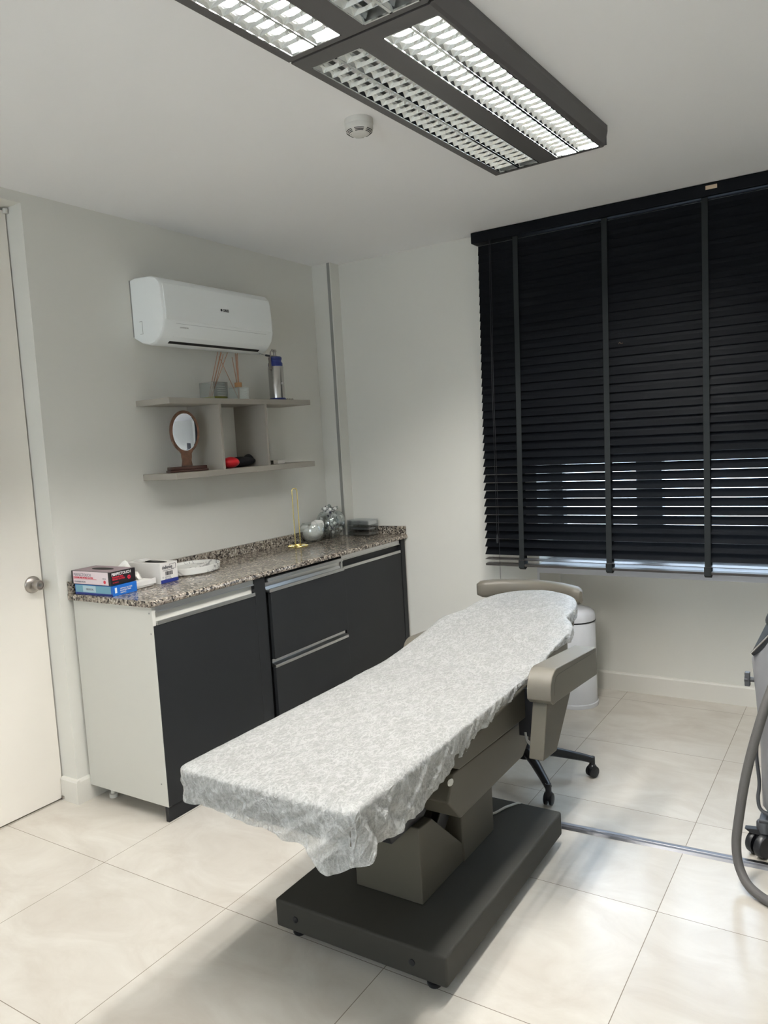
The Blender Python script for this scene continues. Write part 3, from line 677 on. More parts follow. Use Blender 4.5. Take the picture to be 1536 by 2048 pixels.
# brass paper towel holder
t = thing('paper_towel_holder', 'empty gold wire paper towel holder near the cotton bowl', 'towel holder', (.135, -.555, ZT))
bm = NB(); R = .056; tube(bm, [(.135+R*math.cos(a), -.555+R*math.sin(a), ZT+.0035) for a in [2*PI*k/40 for k in range(40)]], .003, n=8, closed=True)
tube(bm, [(.135-R*.7, -.555-R*.7, ZT+.0035), (.135+R*.7, -.555+R*.7, ZT+.0035)], .003, n=8)
tube(bm, [(.135+R*.32*math.cos(a), -.555+R*.32*math.sin(a), ZT+.0045) for a in [2*PI*k/24 for k in range(24)]], .003, n=8, closed=True)
obj('base_ring', bm, M['gold'], t, smooth=True)
bm = NB(); rr = .0135; hh = .325; u = Vector((.75, .66, 0)).normalized()
pts = [Vector((.135, -.555, ZT+.005))-u*rr]+[Vector((.135, -.555, ZT+.15))-u*rr]+[Vector((.135, -.555, ZT+hh-rr))-u*rr*math.cos(a)+Vector((0, 0, rr*math.sin(a))) for a in [PI*k/10 for k in range(11)]]+[Vector((.135, -.555, ZT+.15))+u*rr, Vector((.135, -.555, ZT+.005))+u*rr]
tube(bm, pts, .0028, n=8); obj('wire_loop', bm, M['gold'], t, smooth=True)
# glass bowl with cotton
t = thing('glass_bowl', 'round clear glass bowl holding white cotton, left of the vial vase', 'bowl', (.100, -.372, ZT))
pf = [(.0, .002), (.034, .002), (.056, .018), (.070, .042), (.074, .066), (.070, .092), (.060, .108), (.058, .108), (.068, .092), (.0715, .066), (.0675, .043), (.054, .020), (.033, .005), (0, .005)]
bm = NB(); lathe(bm, pf, (.100, -.372, ZT), (0, 0, 1), n=40, capped=False); obj('bowl_shell', bm, M['glass'], t, smooth=True)
def lump(seed, amp, fr):
    r = random.Random(seed); ws = [(Vector((r.uniform(-1, 1), r.uniform(-1, 1), r.uniform(-1, 1)))*fr, r.uniform(0, 6)) for _ in range(7)]
    def f(d): return 1+amp*sum(math.sin(w_.dot(d)+p) for w_, p in ws)/2.2
    return f
bm = NB(); ell(bm, (.100, -.372, ZT+.050), (.060, .060, .043), 40, 26, fn=lump(3, .05, 3.4)); ell(bm, (.113, -.355, ZT+.090), (.036, .030, .028), 24, 18, fn=lump(5, .10, 4)); ell(bm, (.060, -.389, ZT+.080), (.026, .024, .018), 24, 18, fn=lump(9, .1, 4)); ell(bm, (.122, -.342, ZT+.094), (.038, .030, .030), 24, 18, fn=lump(11, .1, 4))
tag(obj('cotton_wool', bm, M['pillowwhite'], smooth=True), 'white cotton wool heaped in the small glass bowl', 'cotton')
# globe vase full of vials
VC = Vector((.104, -.196, ZT+.090)); VR = .088
t = thing('glass_vase', 'clear glass globe vase crammed with small medicine vials', 'vase', (VC.x, VC.y, ZT))
pf = [(0, .001), (.045, .001)]+[(VR*math.sin(a), .090-VR*.985*math.cos(a)) for a in [.62+k*(2.42-.62)/14 for k in range(15)]]
pf += [(p[0]-.0025, p[1]) for p in pf[:1:-1]]+[(.043, .004), (0, .004)]
bm = NB(); lathe(bm, pf, (VC.x, VC.y, ZT), (0, 0, 1), n=44, capped=False); obj('vase_shell', bm, M['glass'], t, smooth=True)
vg = mat('vial_glass', (.30, .33, .31), .15, spec=.8); vl = mat('vial_label', (.86, .87, .84), .4); vc = mat('vial_cap_silver', (.6, .6, .6), .25, .9); vk = mat('vial_cap_navy', (.02, .02, .06), .35)
def vial(seed):
    r = random.Random(seed); bm = NB(); R_ = .0095; Lh = .0145
    lathe(bm, [(0, -Lh), (R_, -Lh), (R_, -Lh*.7)], n=12, mi=0, capped=False)
    lathe(bm, [(R_, -Lh*.7), (R_+.0002, -Lh*.7), (R_+.0002, Lh*.35), (R_, Lh*.35)], n=12, mi=1 if seed % 3 else 0, capped=False)
    lathe(bm, [(R_, Lh*.35), (.006, Lh*.6), (.006, Lh*.68)], n=12, mi=0, capped=False)
    lathe(bm, [(.0072, Lh*.66), (.0078, Lh), (0, Lh)], n=12, mi=2 if seed % 4 else 3, capped=False)
    me_o = obj('medicine_vial', bm, [vg, vl, vc, vk], smooth=True); return me_o
protos = [vial(s) for s in (1, 2, 3, 4, 6)]
rnd = random.Random(12); pos = []
tries = 0
while len(pos) < 90 and tries < 60000:
    tries += 1
    d = Vector((rnd.uniform(-1, 1), rnd.uniform(-1, 1), rnd.uniform(-1, 1.12)))
    if d.length > 1: continue
    p = d*(VR-.013)
    if p.z < -.074: continue
    if all((p-q).length > .0205 for q in pos): pos.append(p)
for a in range(7):      # heap above the rim
    pos.append(Vector((.035*math.cos(a*.9), .035*math.sin(a*.9), .080+.006*(a % 2))))
pos.append(Vector((0, 0, .096)))
for i, p in enumerate(pos):
    o = protos[i] if i < 5 else protos[i % 5].copy()
    if i >= 5: COL.objects.link(o)
    o.location = VC+p; o.rotation_euler = (rnd.uniform(0, 6), rnd.uniform(0, 6), rnd.uniform(0, 6))
    tag(o, 'small glass medicine vial with metal cap inside the globe vase', 'vial', 'vials heaped in the glass vase')
# acrylic drawers
t = thing('acrylic_organizer', 'small clear acrylic drawer organizer in the worktop corner', 'organizer', (.258, -.084, ZT), -.08)
T = t.matrix_basis
def tb(name, fn, m, **k):
    bm = NB(); fn(bm); bmesh.ops.transform(bm, matrix=T, verts=bm.verts); return obj(name, bm, m, t, **k)
hx, hy, hz = .080, .050, .098
tb('case', lambda b: [box(b, p, q) for p, q in (((-hx, -hy, .0005), (hx, hy, .003)), ((-hx, -hy, hz-.003), (hx, hy, hz)), ((-hx, -hy, .003), (hx, -hy+.003, hz-.003)), ((-hx, hy-.003, .003), (hx, hy, hz-.003)), ((-hx, -hy+.003, .003), (-hx+.003, hy-.003, hz-.003)))], M['acry'])
for k in range(3):
    z0 = .005+k*.031
    dd = tb('drawer', lambda b: [box(b, p, q) for p, q in (((-hx+.006, -hy+.006, z0), (hx, hy-.006, z0+.002)), ((hx-.001, -hy+.005, z0), (hx+.001, hy-.005, z0+.027)), ((-hx+.006, -hy+.005, z0), (hx, -hy+.007, z0+.024)), ((-hx+.006, hy-.007, z0), (hx, hy-.005, z0+.024)))], M['acry'])
    if k == 2: tb('paper_items', lambda b: (box(b, (-hx+.02, -hy+.012, z0+.003), (hx-.0025, hy-.012, z0+.022)), box(b, (-hx+.03, -hy+.010, z0+.020), (hx-.03, hy-.02, z0+.023))), M['card'])
    else:
        tb('syringes', lambda b: [tube(b, [(-hx+.02, -hy+.014+j*.010, z0+.007), (hx-.012, -hy+.014+j*.010, z0+.007)], .0035, n=8) for j in range(8)], M['winframe'] if k else M['grey'])

# ---------------------------------------------------------------- things on the wall shelf
ZS = SU1+.0005
def reed_diffuser(c, hw, hh, reeds, label, cap):
    t = thing('reed_diffuser', label, 'reed diffuser', (c[0], c[1], ZS), group=None)
    bm = NB(); w_ = .003
    for a, b in (((-hw, -hw, 0), (hw, -hw+w_, hh)), ((-hw, hw-w_, 0), (hw, hw, hh)), ((-hw, -hw+w_, 0), (-hw+w_, hw-w_, hh)), ((hw-w_, -hw+w_, 0), (hw, hw-w_, hh)), ((-hw+w_, -hw+w_, 0), (hw-w_, hw-w_, .005))):
        box(bm, tuple(p+q for p, q in zip(a, (c[0], c[1], ZS))), tuple(p+q for p, q in zip(b, (c[0], c[1], ZS))))
    if cap: box(bm, (c[0]-hw+w_, c[1]-hw+w_, ZS+hh-.003), (c[0]+hw-w_, c[1]+hw-w_, ZS+hh))
    obj('glass_jar', bm, M['glass'], t)
    bm = NB()       # ground glass edges
    for sx in (-1, 1):
        for sy in (-1, 1): tube(bm, [(c[0]+sx*(hw-.0008), c[1]+sy*(hw-.0008), ZS), (c[0]+sx*(hw-.0008), c[1]+sy*(hw-.0008), ZS+hh)], .0009, n=6)
    for s in (-1, 1):
        tube(bm, [(c[0]-hw, c[1]+s*(hw-.0008), ZS+hh), (c[0]+hw, c[1]+s*(hw-.0008), ZS+hh)], .0009, n=6); tube(bm, [(c[0]+s*(hw-.0008), c[1]-hw, ZS+hh), (c[0]+s*(hw-.0008), c[1]+hw, ZS+hh)], .0009, n=6)
    obj('jar_edge', bm, M['grey'], t)
    if cap:
        bm = NB(); lathe(bm, [(0, 0), (.0185, 0), (.0185, .026), (.008, .026), (.008, .020), (0, .020)], (c[0], c[1], ZS+hh+.0003), (0, 0, 1), n=24, capped=False); obj('wooden_cap', bm, M['cork'], t, smooth=True)
    else:
        bm = NB(); box(bm, (c[0]-hw+.0035, c[1]-hw+.0035, ZS+.0052), (c[0]+hw-.0035, c[1]+hw-.0035, ZS+.013)); obj('oil', bm, M['oil'], t)
    for a, b in reeds:
        bm = NB(); tube(bm, [(c[0]+a[0], c[1]+a[1], ZS+a[2]), (c[0]+b[0], c[1]+b[1], ZS+b[2])], .0016, n=7); obj('reed', bm, M['reed'], t)
    bm = NB()
    for k in range(5): box(bm, (c[0]+hw+.0002, c[1]+hw*-.5, ZS+.018+k*.011), (c[0]+hw+.0005, c[1]+hw*.6, ZS+.0192+k*.011))
    obj('label_print', bm, M['card'], t)
reed_diffuser((.125, -1.108), .048, .082, [((-.01, -.030, .006), (.0, .048, .235)), ((0, -.030, .006), (0, .072, .232)), ((.01, -.028, .006), (.005, .080, .225)), ((0, -.026, .006), (.02, .095, .232)), ((0, -.030, .006), (-.01, .080, .238))],
              'clear square reed diffuser without a cap, left of the wooden-capped diffuser', False)
reed_diffuser((.125, -.932), .036, .062, [((0, .004, .008), (0, -.005, .235)), ((.002, .002, .008), (0, .010, .236)), ((0, -.003, .008), (0, .004, .232)), ((.003, 0, .008), (0, -.030, .215)), ((0, -.006, .008), (0, -.122, .212))],
              'small square reed diffuser with a round wooden cap on the top shelf', True)
# cryo spray flask
c = (.150, -.660); t = thing('cryogenic_spray_flask', 'steel spray flask with navy blue collar and base on the top shelf', 'spray flask', (*c, ZS))
bm = NB(); lathe(bm, [(0, .0), (.046, 0), (.046, .006), (.041, .012)], (*c, ZS), (0, 0, 1), capped=False); obj('base_cup', bm, M['navy'], t, smooth=True)
bm = NB(); lathe(bm, [(.041, .010), (.041, .176), (.038, .180)], (*c, ZS), (0, 0, 1), capped=False); obj('flask_body', bm, mat('brushed_flask_steel', (.50, .49, .47), .24, 1), t, smooth=True)
bm = NB(); lathe(bm, [(.0385, .174), (.0385, .196), (.033, .203), (.033, .212), (.036, .216), (.036, .226), (.030, .231), (0, .232)], (*c, ZS), (0, 0, 1), capped=False); obj('collar', bm, M['navy'], t, smooth=True)
z = ZS+.222
bm = NB(); lathe(bm, [(.014, 0), (.014, .012), (.008, .016), (.008, .032), (.012, .036), (.010, .046), (0, .048)], (*c, z), (0, 0, 1), n=16, capped=False)
tube(bm, [(c[0], c[1], z+.012), (c[0], c[1]-.045, z+.012)], .004); obj('spray_valve', bm, M['steel'], t, smooth=True)
bm = NB(); tube(bm, [(c[0], c[1]+.004, z+.036), (c[0], c[1]-.020, z+.046), (c[0], c[1]-.034, z+.030), (c[0], c[1]-.038, z-.005), (c[0], c[1]-.042, z-.052)], .0032); box(bm, (c[0]-.006, c[1]-.047, z-.06), (c[0]+.006, c[1]-.038, z+.004)); obj('trigger', bm, M['steel'], t, smooth=True)
bm = NB(); tube(bm, [(c[0], c[1]-.045, z+.012), (c[0], c[1]-.072, z+.013), (c[0], c[1]-.074, z+.013), (c[0], c[1]-.125, z+.020)], [.0055, .0055, .0011, .0008], n=8); obj('nozzle', bm, M['blackp'], t)
text('lettering', 'M', .016, M['wink'], frame((c[0]+.0415, c[1]-.010, ZS+.082), (.1, 1, 0), (0, 0, 1)), t)
# spare nozzles beside the flask
for k in range(3):
    c_ = (.135, -.560+k*.021, ZS); bm = NB(); lathe(bm, [(0, 0), (.0095, 0), (.0095, .007), (.006, .009), (.005, .013), (0, .013)], c_, n=12, capped=False)
    tag(obj('spray_tip', bm, M['steel'], smooth=True), 'tiny steel spray tip in the row right of the flask', 'spray tip', 'steel tips on the top shelf')
# hand mirror on foot
ZL = SL1+.0005; c = (.130, -1.325)
t = thing('vanity_mirror', 'oval wooden vanity mirror on a block foot, lower shelf', 'mirror', (*c, ZL))
bm = NB(); box(bm, (c[0]-.030, c[1]-.094, ZL), (c[0]+.030, c[1]+.094, ZL+.010)); box(bm, (c[0]-.024, c[1]-.090, ZL+.010), (c[0]+.024, c[1]+.090, ZL+.026)); obj('foot_block', bm, mat('dark_walnut', (.05, .018, .012), .35), t, bev=.003)
cz = ZL+.186; A_, B_ = .072, .100
def outline(a, b):
    pts = []
    for k in range(49):
        th = -PI/2+.48+k*(2*PI-.96)/48
        pts.append((a*math.cos(th), b*math.sin(th)))
    xe, ze = pts[-1]
    L_ = [(xe+.008, ze-.013), (-.025, ze-.030), (-.022, ze-.045), (-.026, -(cz-ZL)+.027)]
    return pts+L_+[(-p, q) for p, q in L_[::-1]]
bm = NB(); prism(bm, [(c[1]+.0+p, cz+q) for p, q in outline(A_, B_)], 'x', c[0]-.006, c[0]+.006)
for v in bm.verts: v.co.y = c[1]+(v.co.y-c[1])
obj('wooden_frame', bm, M['wood'], t, bev=.002)
bm = NB(); lathe(bm, [(0, .0062), (1, .0062), (1.0, .0066), (.95, .0078), (0, .0080)], (0, 0, 0), (1, 0, 0), n=56, capped=False)
for v in bm.verts: v.co.y *= .060; v.co.z *= .087
bmesh.ops.translate(bm, vec=(c[0], c[1], cz), verts=bm.verts); g_ = obj('mirror_glass', bm, M['mirror'], t, smooth=True)
t.rotation_euler = (0, 0, -.37)      # the whole mirror stands turned a little towards the door
# red ball, pouch, small carton
bm = NB(); ell(bm, (.165, -1.072, ZL+.0275), (.040, .049, .027), 32, 20); tag(obj('stress_ball', bm, M['red'], smooth=True), 'red oval rubber ball between the shelf dividers', 'ball')
bm = NB(); ell(bm, (.105, -.948, ZL+.026), (.052, .112, .027), 40, 22, fn=lump(21, .035, 3.2)); ell(bm, (.10, -.872, ZL+.036), (.03, .022, .028), 20, 14, fn=lump(22, .08, 3)); tag(obj('fabric_pouch', bm, M['fab'], smooth=True), 'crumpled black fabric pouch behind the red ball on the lower shelf', 'pouch')
t = thing('small_carton', 'tiny white and steel carton at the right of the lower shelf', 'box', (.15, -.70, ZL))
bm = NB(); box(bm, (.125, -.748, ZL), (.165, -.655, ZL+.018)); obj('carton', bm, M['card'], t, bev=.001)
bm = NB(); box(bm, (.123, -.7505, ZL+.002), (.1665, -.715, ZL+.020)); obj('steel_clip', bm, M['steel'], t, bev=.001)

# ---------------------------------------------------------------- treatment bed
t = thing('treatment_bed', 'taupe electric treatment bed under a disposable cover, in the middle of the room', 'treatment bed', (1.63, -1.82, 0)); BED = t
bx = 1.632
bm = NB(); box(bm, (1.345, -2.262, .034), (1.922, -1.385, .120)); obj('base_plate', bm, M['base'], t, bev=.008, seg=3)
for x, y in ((1.395, -2.215), (1.86, -2.22), (1.395, -1.43), (1.86, -1.43)):
    bm = NB(); lathe(bm, [(0, 0), (.018, 0), (.021, .005), (.021, .013), (.010, .017), (.010, .036)], (x, y, 0), n=20, capped=False); obj('levelling_foot', bm, M['blackp'], t, smooth=True)
for x in (1.421, 1.818):
    bm = NB(); lathe(bm, [(0, 0), (.0095, 0), (.0095, .003), (.007, .004), (0, .004)], (x, -2.262, .076), (0, -1, 0), n=16); obj('cap', bm, M['blackp'], t, smooth=True)
bm = NB(); prism(bm, [(-2.09, .120), (-2.09, .352), (-2.012, .347), (-1.815, .168), (-1.815, .120)], 'x', 1.525, 1.757); obj('front_lift_cover', bm, M['panelt'], t, bev=.004)
bm = NB(); prism(bm, [(-1.605, .120), (-1.605, .40), (-1.90, .40), (-1.84, .29), (-1.83, .120)], 'x', 1.525, 1.762); obj('rear_lift_cover', bm, M['panelt'], t, bev=.004)
bm = NB()
for x in (1.56, 1.70): prism(bm, [(-2.05, .18), (-1.98, .16), (-1.70, .42), (-1.77, .45)], 'x', x, x+.03)
prism(bm, [(-2.20, .353), (-2.235, .44), (-2.10, .56), (-1.90, .56), (-1.90, .42), (-2.02, .353)], 'x', 1.55, 1.735); box(bm, (1.56, -1.99, .121), (1.73, -1.83, .155)); obj('lift_mechanism', bm, M['blackp'], t, bev=.004)
bm = NB(); prism(bm, [(-2.035, .512), (-1.445, .488), (-1.475, .40), (-1.53, .365), (-2.00, .362), (-2.075, .44)], 'x', 1.415, 1.848); obj('underframe_cover', bm, M['panelt'], t, bev=.006)
bm = NB(); prism(bm, [(-2.125, .592), (-1.556, .638), (-1.556, .530), (-2.075, .548), (-2.12, .570)], 'x', 1.372, 1.892); obj('seat_frame', bm, M['panelt'], t, bev=.005)
# mattress
def ztop(y):
    if y < -1.6: return .664
    if y < -1.0: return .664+.078*(((y+1.6)/.6)**1.2)
    return .742+.022*min(1, (y+1.0)/.3)
Y0, Y1 = -2.585, -.70
def halfw(y):        # plan half width of the mattress, narrowing to the head end
    if y < -1.18: return .268
    u = (y+1.18)/.48
    if u < .3: return .268-.055*(u/.3)**2
    return max(.0, .213*math.sqrt(max(0, 1-((u-.3)/.7)**3.0)))
def pad_mesh(bm, ya_, yb_, th=.085, inset=.004):
    n, m_ = 26, 14; top = []; bot = []
    for i in range(n+1):
        y = ya_+(yb_-ya_)*i/n; hw = max(.02, halfw(y)-.006); e = min(y-ya_, yb_-y)
        rT = []; rB = []
        for j in range(m_+1):
            s = -1+2*j/m_; x = bx-.012+hw*math.copysign(abs(s)**.8, s)
            edge = min(1, (hw-abs(x-(bx-.012)))/.02, max(0, e)/.02); dz = -.018*(1-edge)**2
            rT.append(bm.verts.new((x, y, ztop(y)-inset+dz))); rB.append(bm.verts.new((x, y, ztop(y)-inset-th)))
        top.append(rT); bot.append(rB)
    for i in range(n):
        for j in range(m_):
            bm.faces.new((top[i][j], top[i+1][j], top[i+1][j+1], top[i][j+1])); bm.faces.new((bot[i][j], bot[i][j+1], bot[i+1][j+1], bot[i+1][j]))
        bm.faces.new((top[i][0], bot[i][0], bot[i+1][0], top[i+1][0])); bm.faces.new((top[i][m_], top[i+1][m_], bot[i+1][m_], bot[i][m_]))
    for R_, Q_ in ((top[0], bot[0]), (top[-1], bot[-1])):
        for j in range(m_): bm.faces.new((R_[j], R_[j+1], Q_[j+1], Q_[j]))
for nm, a, b in (('leg_cushion', Y0, -2.02), ('seat_cushion', -2.015, -1.56), ('back_cushion', -1.555, -.705)):
    bm = NB(); pad_mesh(bm, a, b); obj(nm, bm, M['leather'], t, smooth=True)
# arm rests and their brackets
def armrest(x0, x1, ya_, yb_, za, zb, hgt, bracket):
    bm = NB(); n = 8; pr = []
    prf = [(ya_, za-hgt+.012), (ya_, za-.062), (ya_+.006, za-.038), (ya_+.020, za-.016), (ya_+.040, za-.004), (ya_+.060, za), (yb_-.004, zb-.001), (yb_, zb-.006), (yb_+.006, zb-hgt+.006), (yb_, zb-hgt), (ya_+.06, za-hgt-.004), (ya_+.02, za-hgt-.004)]
    prism(bm, prf, 'x', x0, x1); a = obj('armrest', bm, M['leather'], t, bev=.012, seg=4)
    bm = NB()
    xs = x1-.0005; pts = [(xs, ya_+.032, za-hgt+.022), (xs, ya_+.034, za-.045), (xs, ya_+.050, za-.026), (xs, ya_+.072, za-.022), (xs, yb_-.008, zb-.014)]
    tube(bm, pts, .0010, n=6); obj('piping', bm, mat('seam_dark', (.09, .08, .065), .6), a)
    if bracket:
        bm = NB(); prism(bm, [(ya_+.02, za-hgt+.002), (ya_+.235, za-hgt-.028), (ya_+.085, za-hgt-.175), (ya_-.03, za-hgt-.165)], 'x', x0+.010, x0+.058); obj('armrest_bracket', bm, M['panelt'], t, bev=.004)
        bm = NB(); prism(bm, [(ya_+.14, .63), (ya_+.22, .63), (ya_+.20, .47), (ya_+.14, .47)], 'x', x0-.09, x0+.012); obj('bracket_hinge', bm, M['blackp'], t)
armrest(1.958, 2.035, -1.742, -1.290, .738, .702, .100, True)
armrest(1.215, 1.285, -1.255, -.86, .640, .625, .085, False)
bm = NB(); prism(bm, [(-1.25, .63), (-1.05, .64), (-1.10, .56), (-1.2, .55)], 'x', 1.28, 1.40); obj('bracket_hinge', bm, M['blackp'], t)
bm = NB(); tube(bm, [(1.297, -1.298+.012*math.cos(a), .600+.026*math.sin(a)) for a in [2*PI*k/20 for k in range(20)]], .003, n=6, closed=True); obj('edge_strip', bm, M['blackp'], t)
bm = NB(); ell(bm, (1.893, -2.135, .536), (.006, .013, .010), 16, 10, fn=lump(8, .08, 3)); obj('release_knob', bm, M['cableM'], t, smooth=True)
# loop strap hanging at the seat frame
bm = NB(); lp = [(1.885, -1.575, .530), (1.900, -1.555, .518), (1.905, -1.535, .490), (1.902, -1.53, .462), (1.898, -1.55, .440), (1.895, -1.58, .436), (1.893, -1.600, .455), (1.888, -1.60, .49)]
P = []
for i in range(len(lp)-1):
    for k in range(5):
        a, b = Vector(lp[i]), Vector(lp[i+1]); P.append(a.lerp(b, k/5))
tube(bm, P, .0052, n=8); obj('strap_loop', bm, M['grey'], t, smooth=True)
bm = NB(); tube(bm, [(1.70, -1.535, .124), (1.722, -1.50, .124), (1.738, -1.45, .125), (1.765, -1.40, .125), (1.772, -1.385, .115), (1.775, -1.375, .06), (1.76, -1.358, .005), (1.60, -1.352, .005), (1.15, -1.36, .005)], .0042, n=8); obj('power_cable', bm, M['cableM'], t, smooth=True)

# ---------------------------------------------------------------- disposable cover
def cover():
    cx = bx-.012; n_side = 70; outl = []
    # outline of the top, counter-clockwise from the foot-left corner (foot edge -> right side -> head -> left side)
    fx = .272; rc = .028
    foot = []
    for k in range(6):
        a = PI+PI/2*k/5; foot.append((cx-fx+rc+rc*math.cos(a), Y0+rc-.004+rc*math.sin(a)))
    for k in range(1, 60): foot.append((cx-fx+rc+(2*fx-2*rc)*k/60, Y0-.004))
    for k in range(6):
        a = -PI/2+PI/2*k/5; foot.append((cx+fx-rc+rc*math.cos(a), Y0+rc-.004+rc*math.sin(a)))
    right = []; K = 90
    y = Y0+rc+.01
    while y < Y1-.004:
        right.append((cx+max(.0, halfw(y)+.004+.010*max(0, 1-abs(y+1.12)/.12)), y)); y += .009 if y < -1.6 or -1.25 < y < -.9 else (.018 if y < -.9 else .008)
    left = [(2*cx-p, q) for p, q in right[::-1]]
    head = [(cx+right[-1][0]*0+(right[-1][0]-cx)*math.cos(a), Y1-.004+.010*math.sin(a)) for a in [PI*k/8 for k in range(1, 8)]]
    outl = foot+right+head+left; n = len(outl)
    # arc length
    s = [0]
    for i in range(n): a, b = outl[i], outl[(i+1) % n]; s.append(s[-1]+math.hypot(b[0]-a[0], b[1]-a[1]))
    bm = bmesh.new(); rnd = random.Random(5)
    def nz(x, y, f, p): return math.sin(x*f+p)*math.cos(y*f*1.3+p*2)
    rings = []
    def medial(p):
        return (cx, min(max(p[1], Y0+.26), -1.0))
    NI = 16
    for r in range(NI):      # inner rings on the top
        u = (r/NI); ring = []
        for p in outl:
            m_ = medial(p); x = m_[0]+(p[0]-m_[0])*u; y = m_[1]+(p[1]-m_[1])*u
            z = ztop(min(max(y, Y0), Y1))+.0015+.0012*nz(x, y, 31, 1)+.0009*nz(x, y, 67, 2)+.0006*nz(y, x, 120, .3)
            # long shallow creases running up the bed
            for c0, sl in ((-.05, .10), (.07, .16), (.02, -.05)):
                dx = (x-cx)-c0-sl*(y+1.2); z += .0022*math.exp(-(dx/.006)**2)*(1 if y > -1.9 else 0)
            if r == NI-1: z -= .0006
            ring.append(bm.verts.new((x, y, z)))
        rings.append(ring)
    def out(i):
        a, b = outl[i-1], outl[(i+1) % n]; d = Vector((b[0]-a[0], b[1]-a[1], 0)).normalized(); return Vector((d.y, -d.x, 0))
    nf = len(foot); ND = 22
    def lerp_tab(tab, q):
        if q <= tab[0][0]: return tab[0][1]
        for (a, b), (c, d) in zip(tab, tab[1:]):
            if q <= c: return b+(d-b)*(q-a)/(c-a)
        return tab[-1][1]
    def hem(i):            # hanging length
        x, y = outl[i]
        if i < nf:
            v = (x-(cx-fx))/(2*fx)
            return lerp_tab(((0, .085), (.3, .092), (.55, .104), (.72, .110), (.80, .138), (.87, .160), (.92, .156), (1.0, .132)), v)+.003*math.sin(v*31)
        if x > cx:
            L_ = lerp_tab(((-2.57, .128), (-2.52, .118), (-2.42, .128), (-2.33, .132), (-2.23, .112), (-2.13, .092), (-1.99, .070), (-1.85, .048), (-1.60, .020), (-1.30, .018), (-1.15, .05), (-.9, .062)), y)
            return L_+.003*math.sin(y*43)
        if y > -1.0: return .055
        if y > -1.8: return .045
        return .085
    for r in range(1, ND+1):
        u = r/ND; ring = []
        for i, p in enumerate(outl):
            o = out(i); L_ = hem(i); x, y = p; z0 = ztop(min(max(y, Y0), Y1))
            w_ = s[i]
            curl = min(1, u*L_/.012)
            offs = .006*math.sin(curl*PI/2)
            # gathered wrinkles growing downwards
            am = min(1, u*L_/.05)*(.003 if (i < nf or x < cx) else .0038)
            offs += am*(.45*math.sin(w_*95+u*2.5+math.sin(w_*23)*2)+.2*math.sin(w_*171-u*5+1)+.8*math.sin(w_*37+u*6))
            # sharp folds fanning from the right foot corner
            c_ = (w_-s[nf-3]); fan = math.exp(-(c_/.17)**2)
            offs += fan*u*(.013*abs(math.sin(c_*58/(.30+u*.9)))**.5*math.copysign(1, math.sin(c_*58/(.30+u*.9)))+.003+.006*u)
            # slanting creases in the film
            for ph, fq in ((0, 38), (1.7, 61), (4.0, 83)):
                q_ = math.sin(w_*fq+u*L_*fq*1.3+ph+.8*math.sin(w_*11)); offs += .0018*min(1, u*3)*(1-abs(q_))**3*3*(.6 if i < nf else 1)
            # film pulled in beneath at the far end of the drape
            offs -= .012*u*(1 if (x > cx and y > -2.1) else .35)
            zz = z0-.001-.006*(1-math.cos(curl*PI/2))-u*(L_-.006)
            zz += .0022*u*math.sin(w_*42+2)+.0006*u*math.sin(w_*150)
            ring.append(bm.verts.new((x+o.x*offs, y+o.y*offs, zz)))
        rings.append(ring)
    for A, B in zip(rings, rings[1:]):
        for k in range(n):
            k2 = (k+1) % n; bm.faces.new((A[k], A[k2], B[k2], B[k]))
    bmesh.ops.remove_doubles(bm, verts=bm.verts, dist=1e-5)
    for f in bm.faces: f.smooth = True
    return bm
o = obj('disposable_cover', cover(), M['cover'], smooth=False)
for p in o.data.polygons: p.use_smooth = True
o.modifiers.new('subdivision', 'SUBSURF').render_levels = 1
tx = bpy.data.textures.new('crinkle', 'CLOUDS'); tx.noise_scale = .022; tx.noise_depth = 3
vgp = o.vertex_groups.new(name='drape')
for v in o.data.vertices:
    d_ = ztop(min(max(v.co.y, Y0), Y1))-v.co.z
    vgp.add([v.index], min(1, max(.05, d_/.03)), 'REPLACE')
dm = o.modifiers.new('crinkle', 'DISPLACE'); dm.texture = tx; dm.strength = .004; dm.vertex_group = 'drape'; dm.texture_coords = 'GLOBAL'; dm.mid_level = .45
tag(o, 'translucent white non-woven disposable cover draped over the treatment bed', 'bed cover')

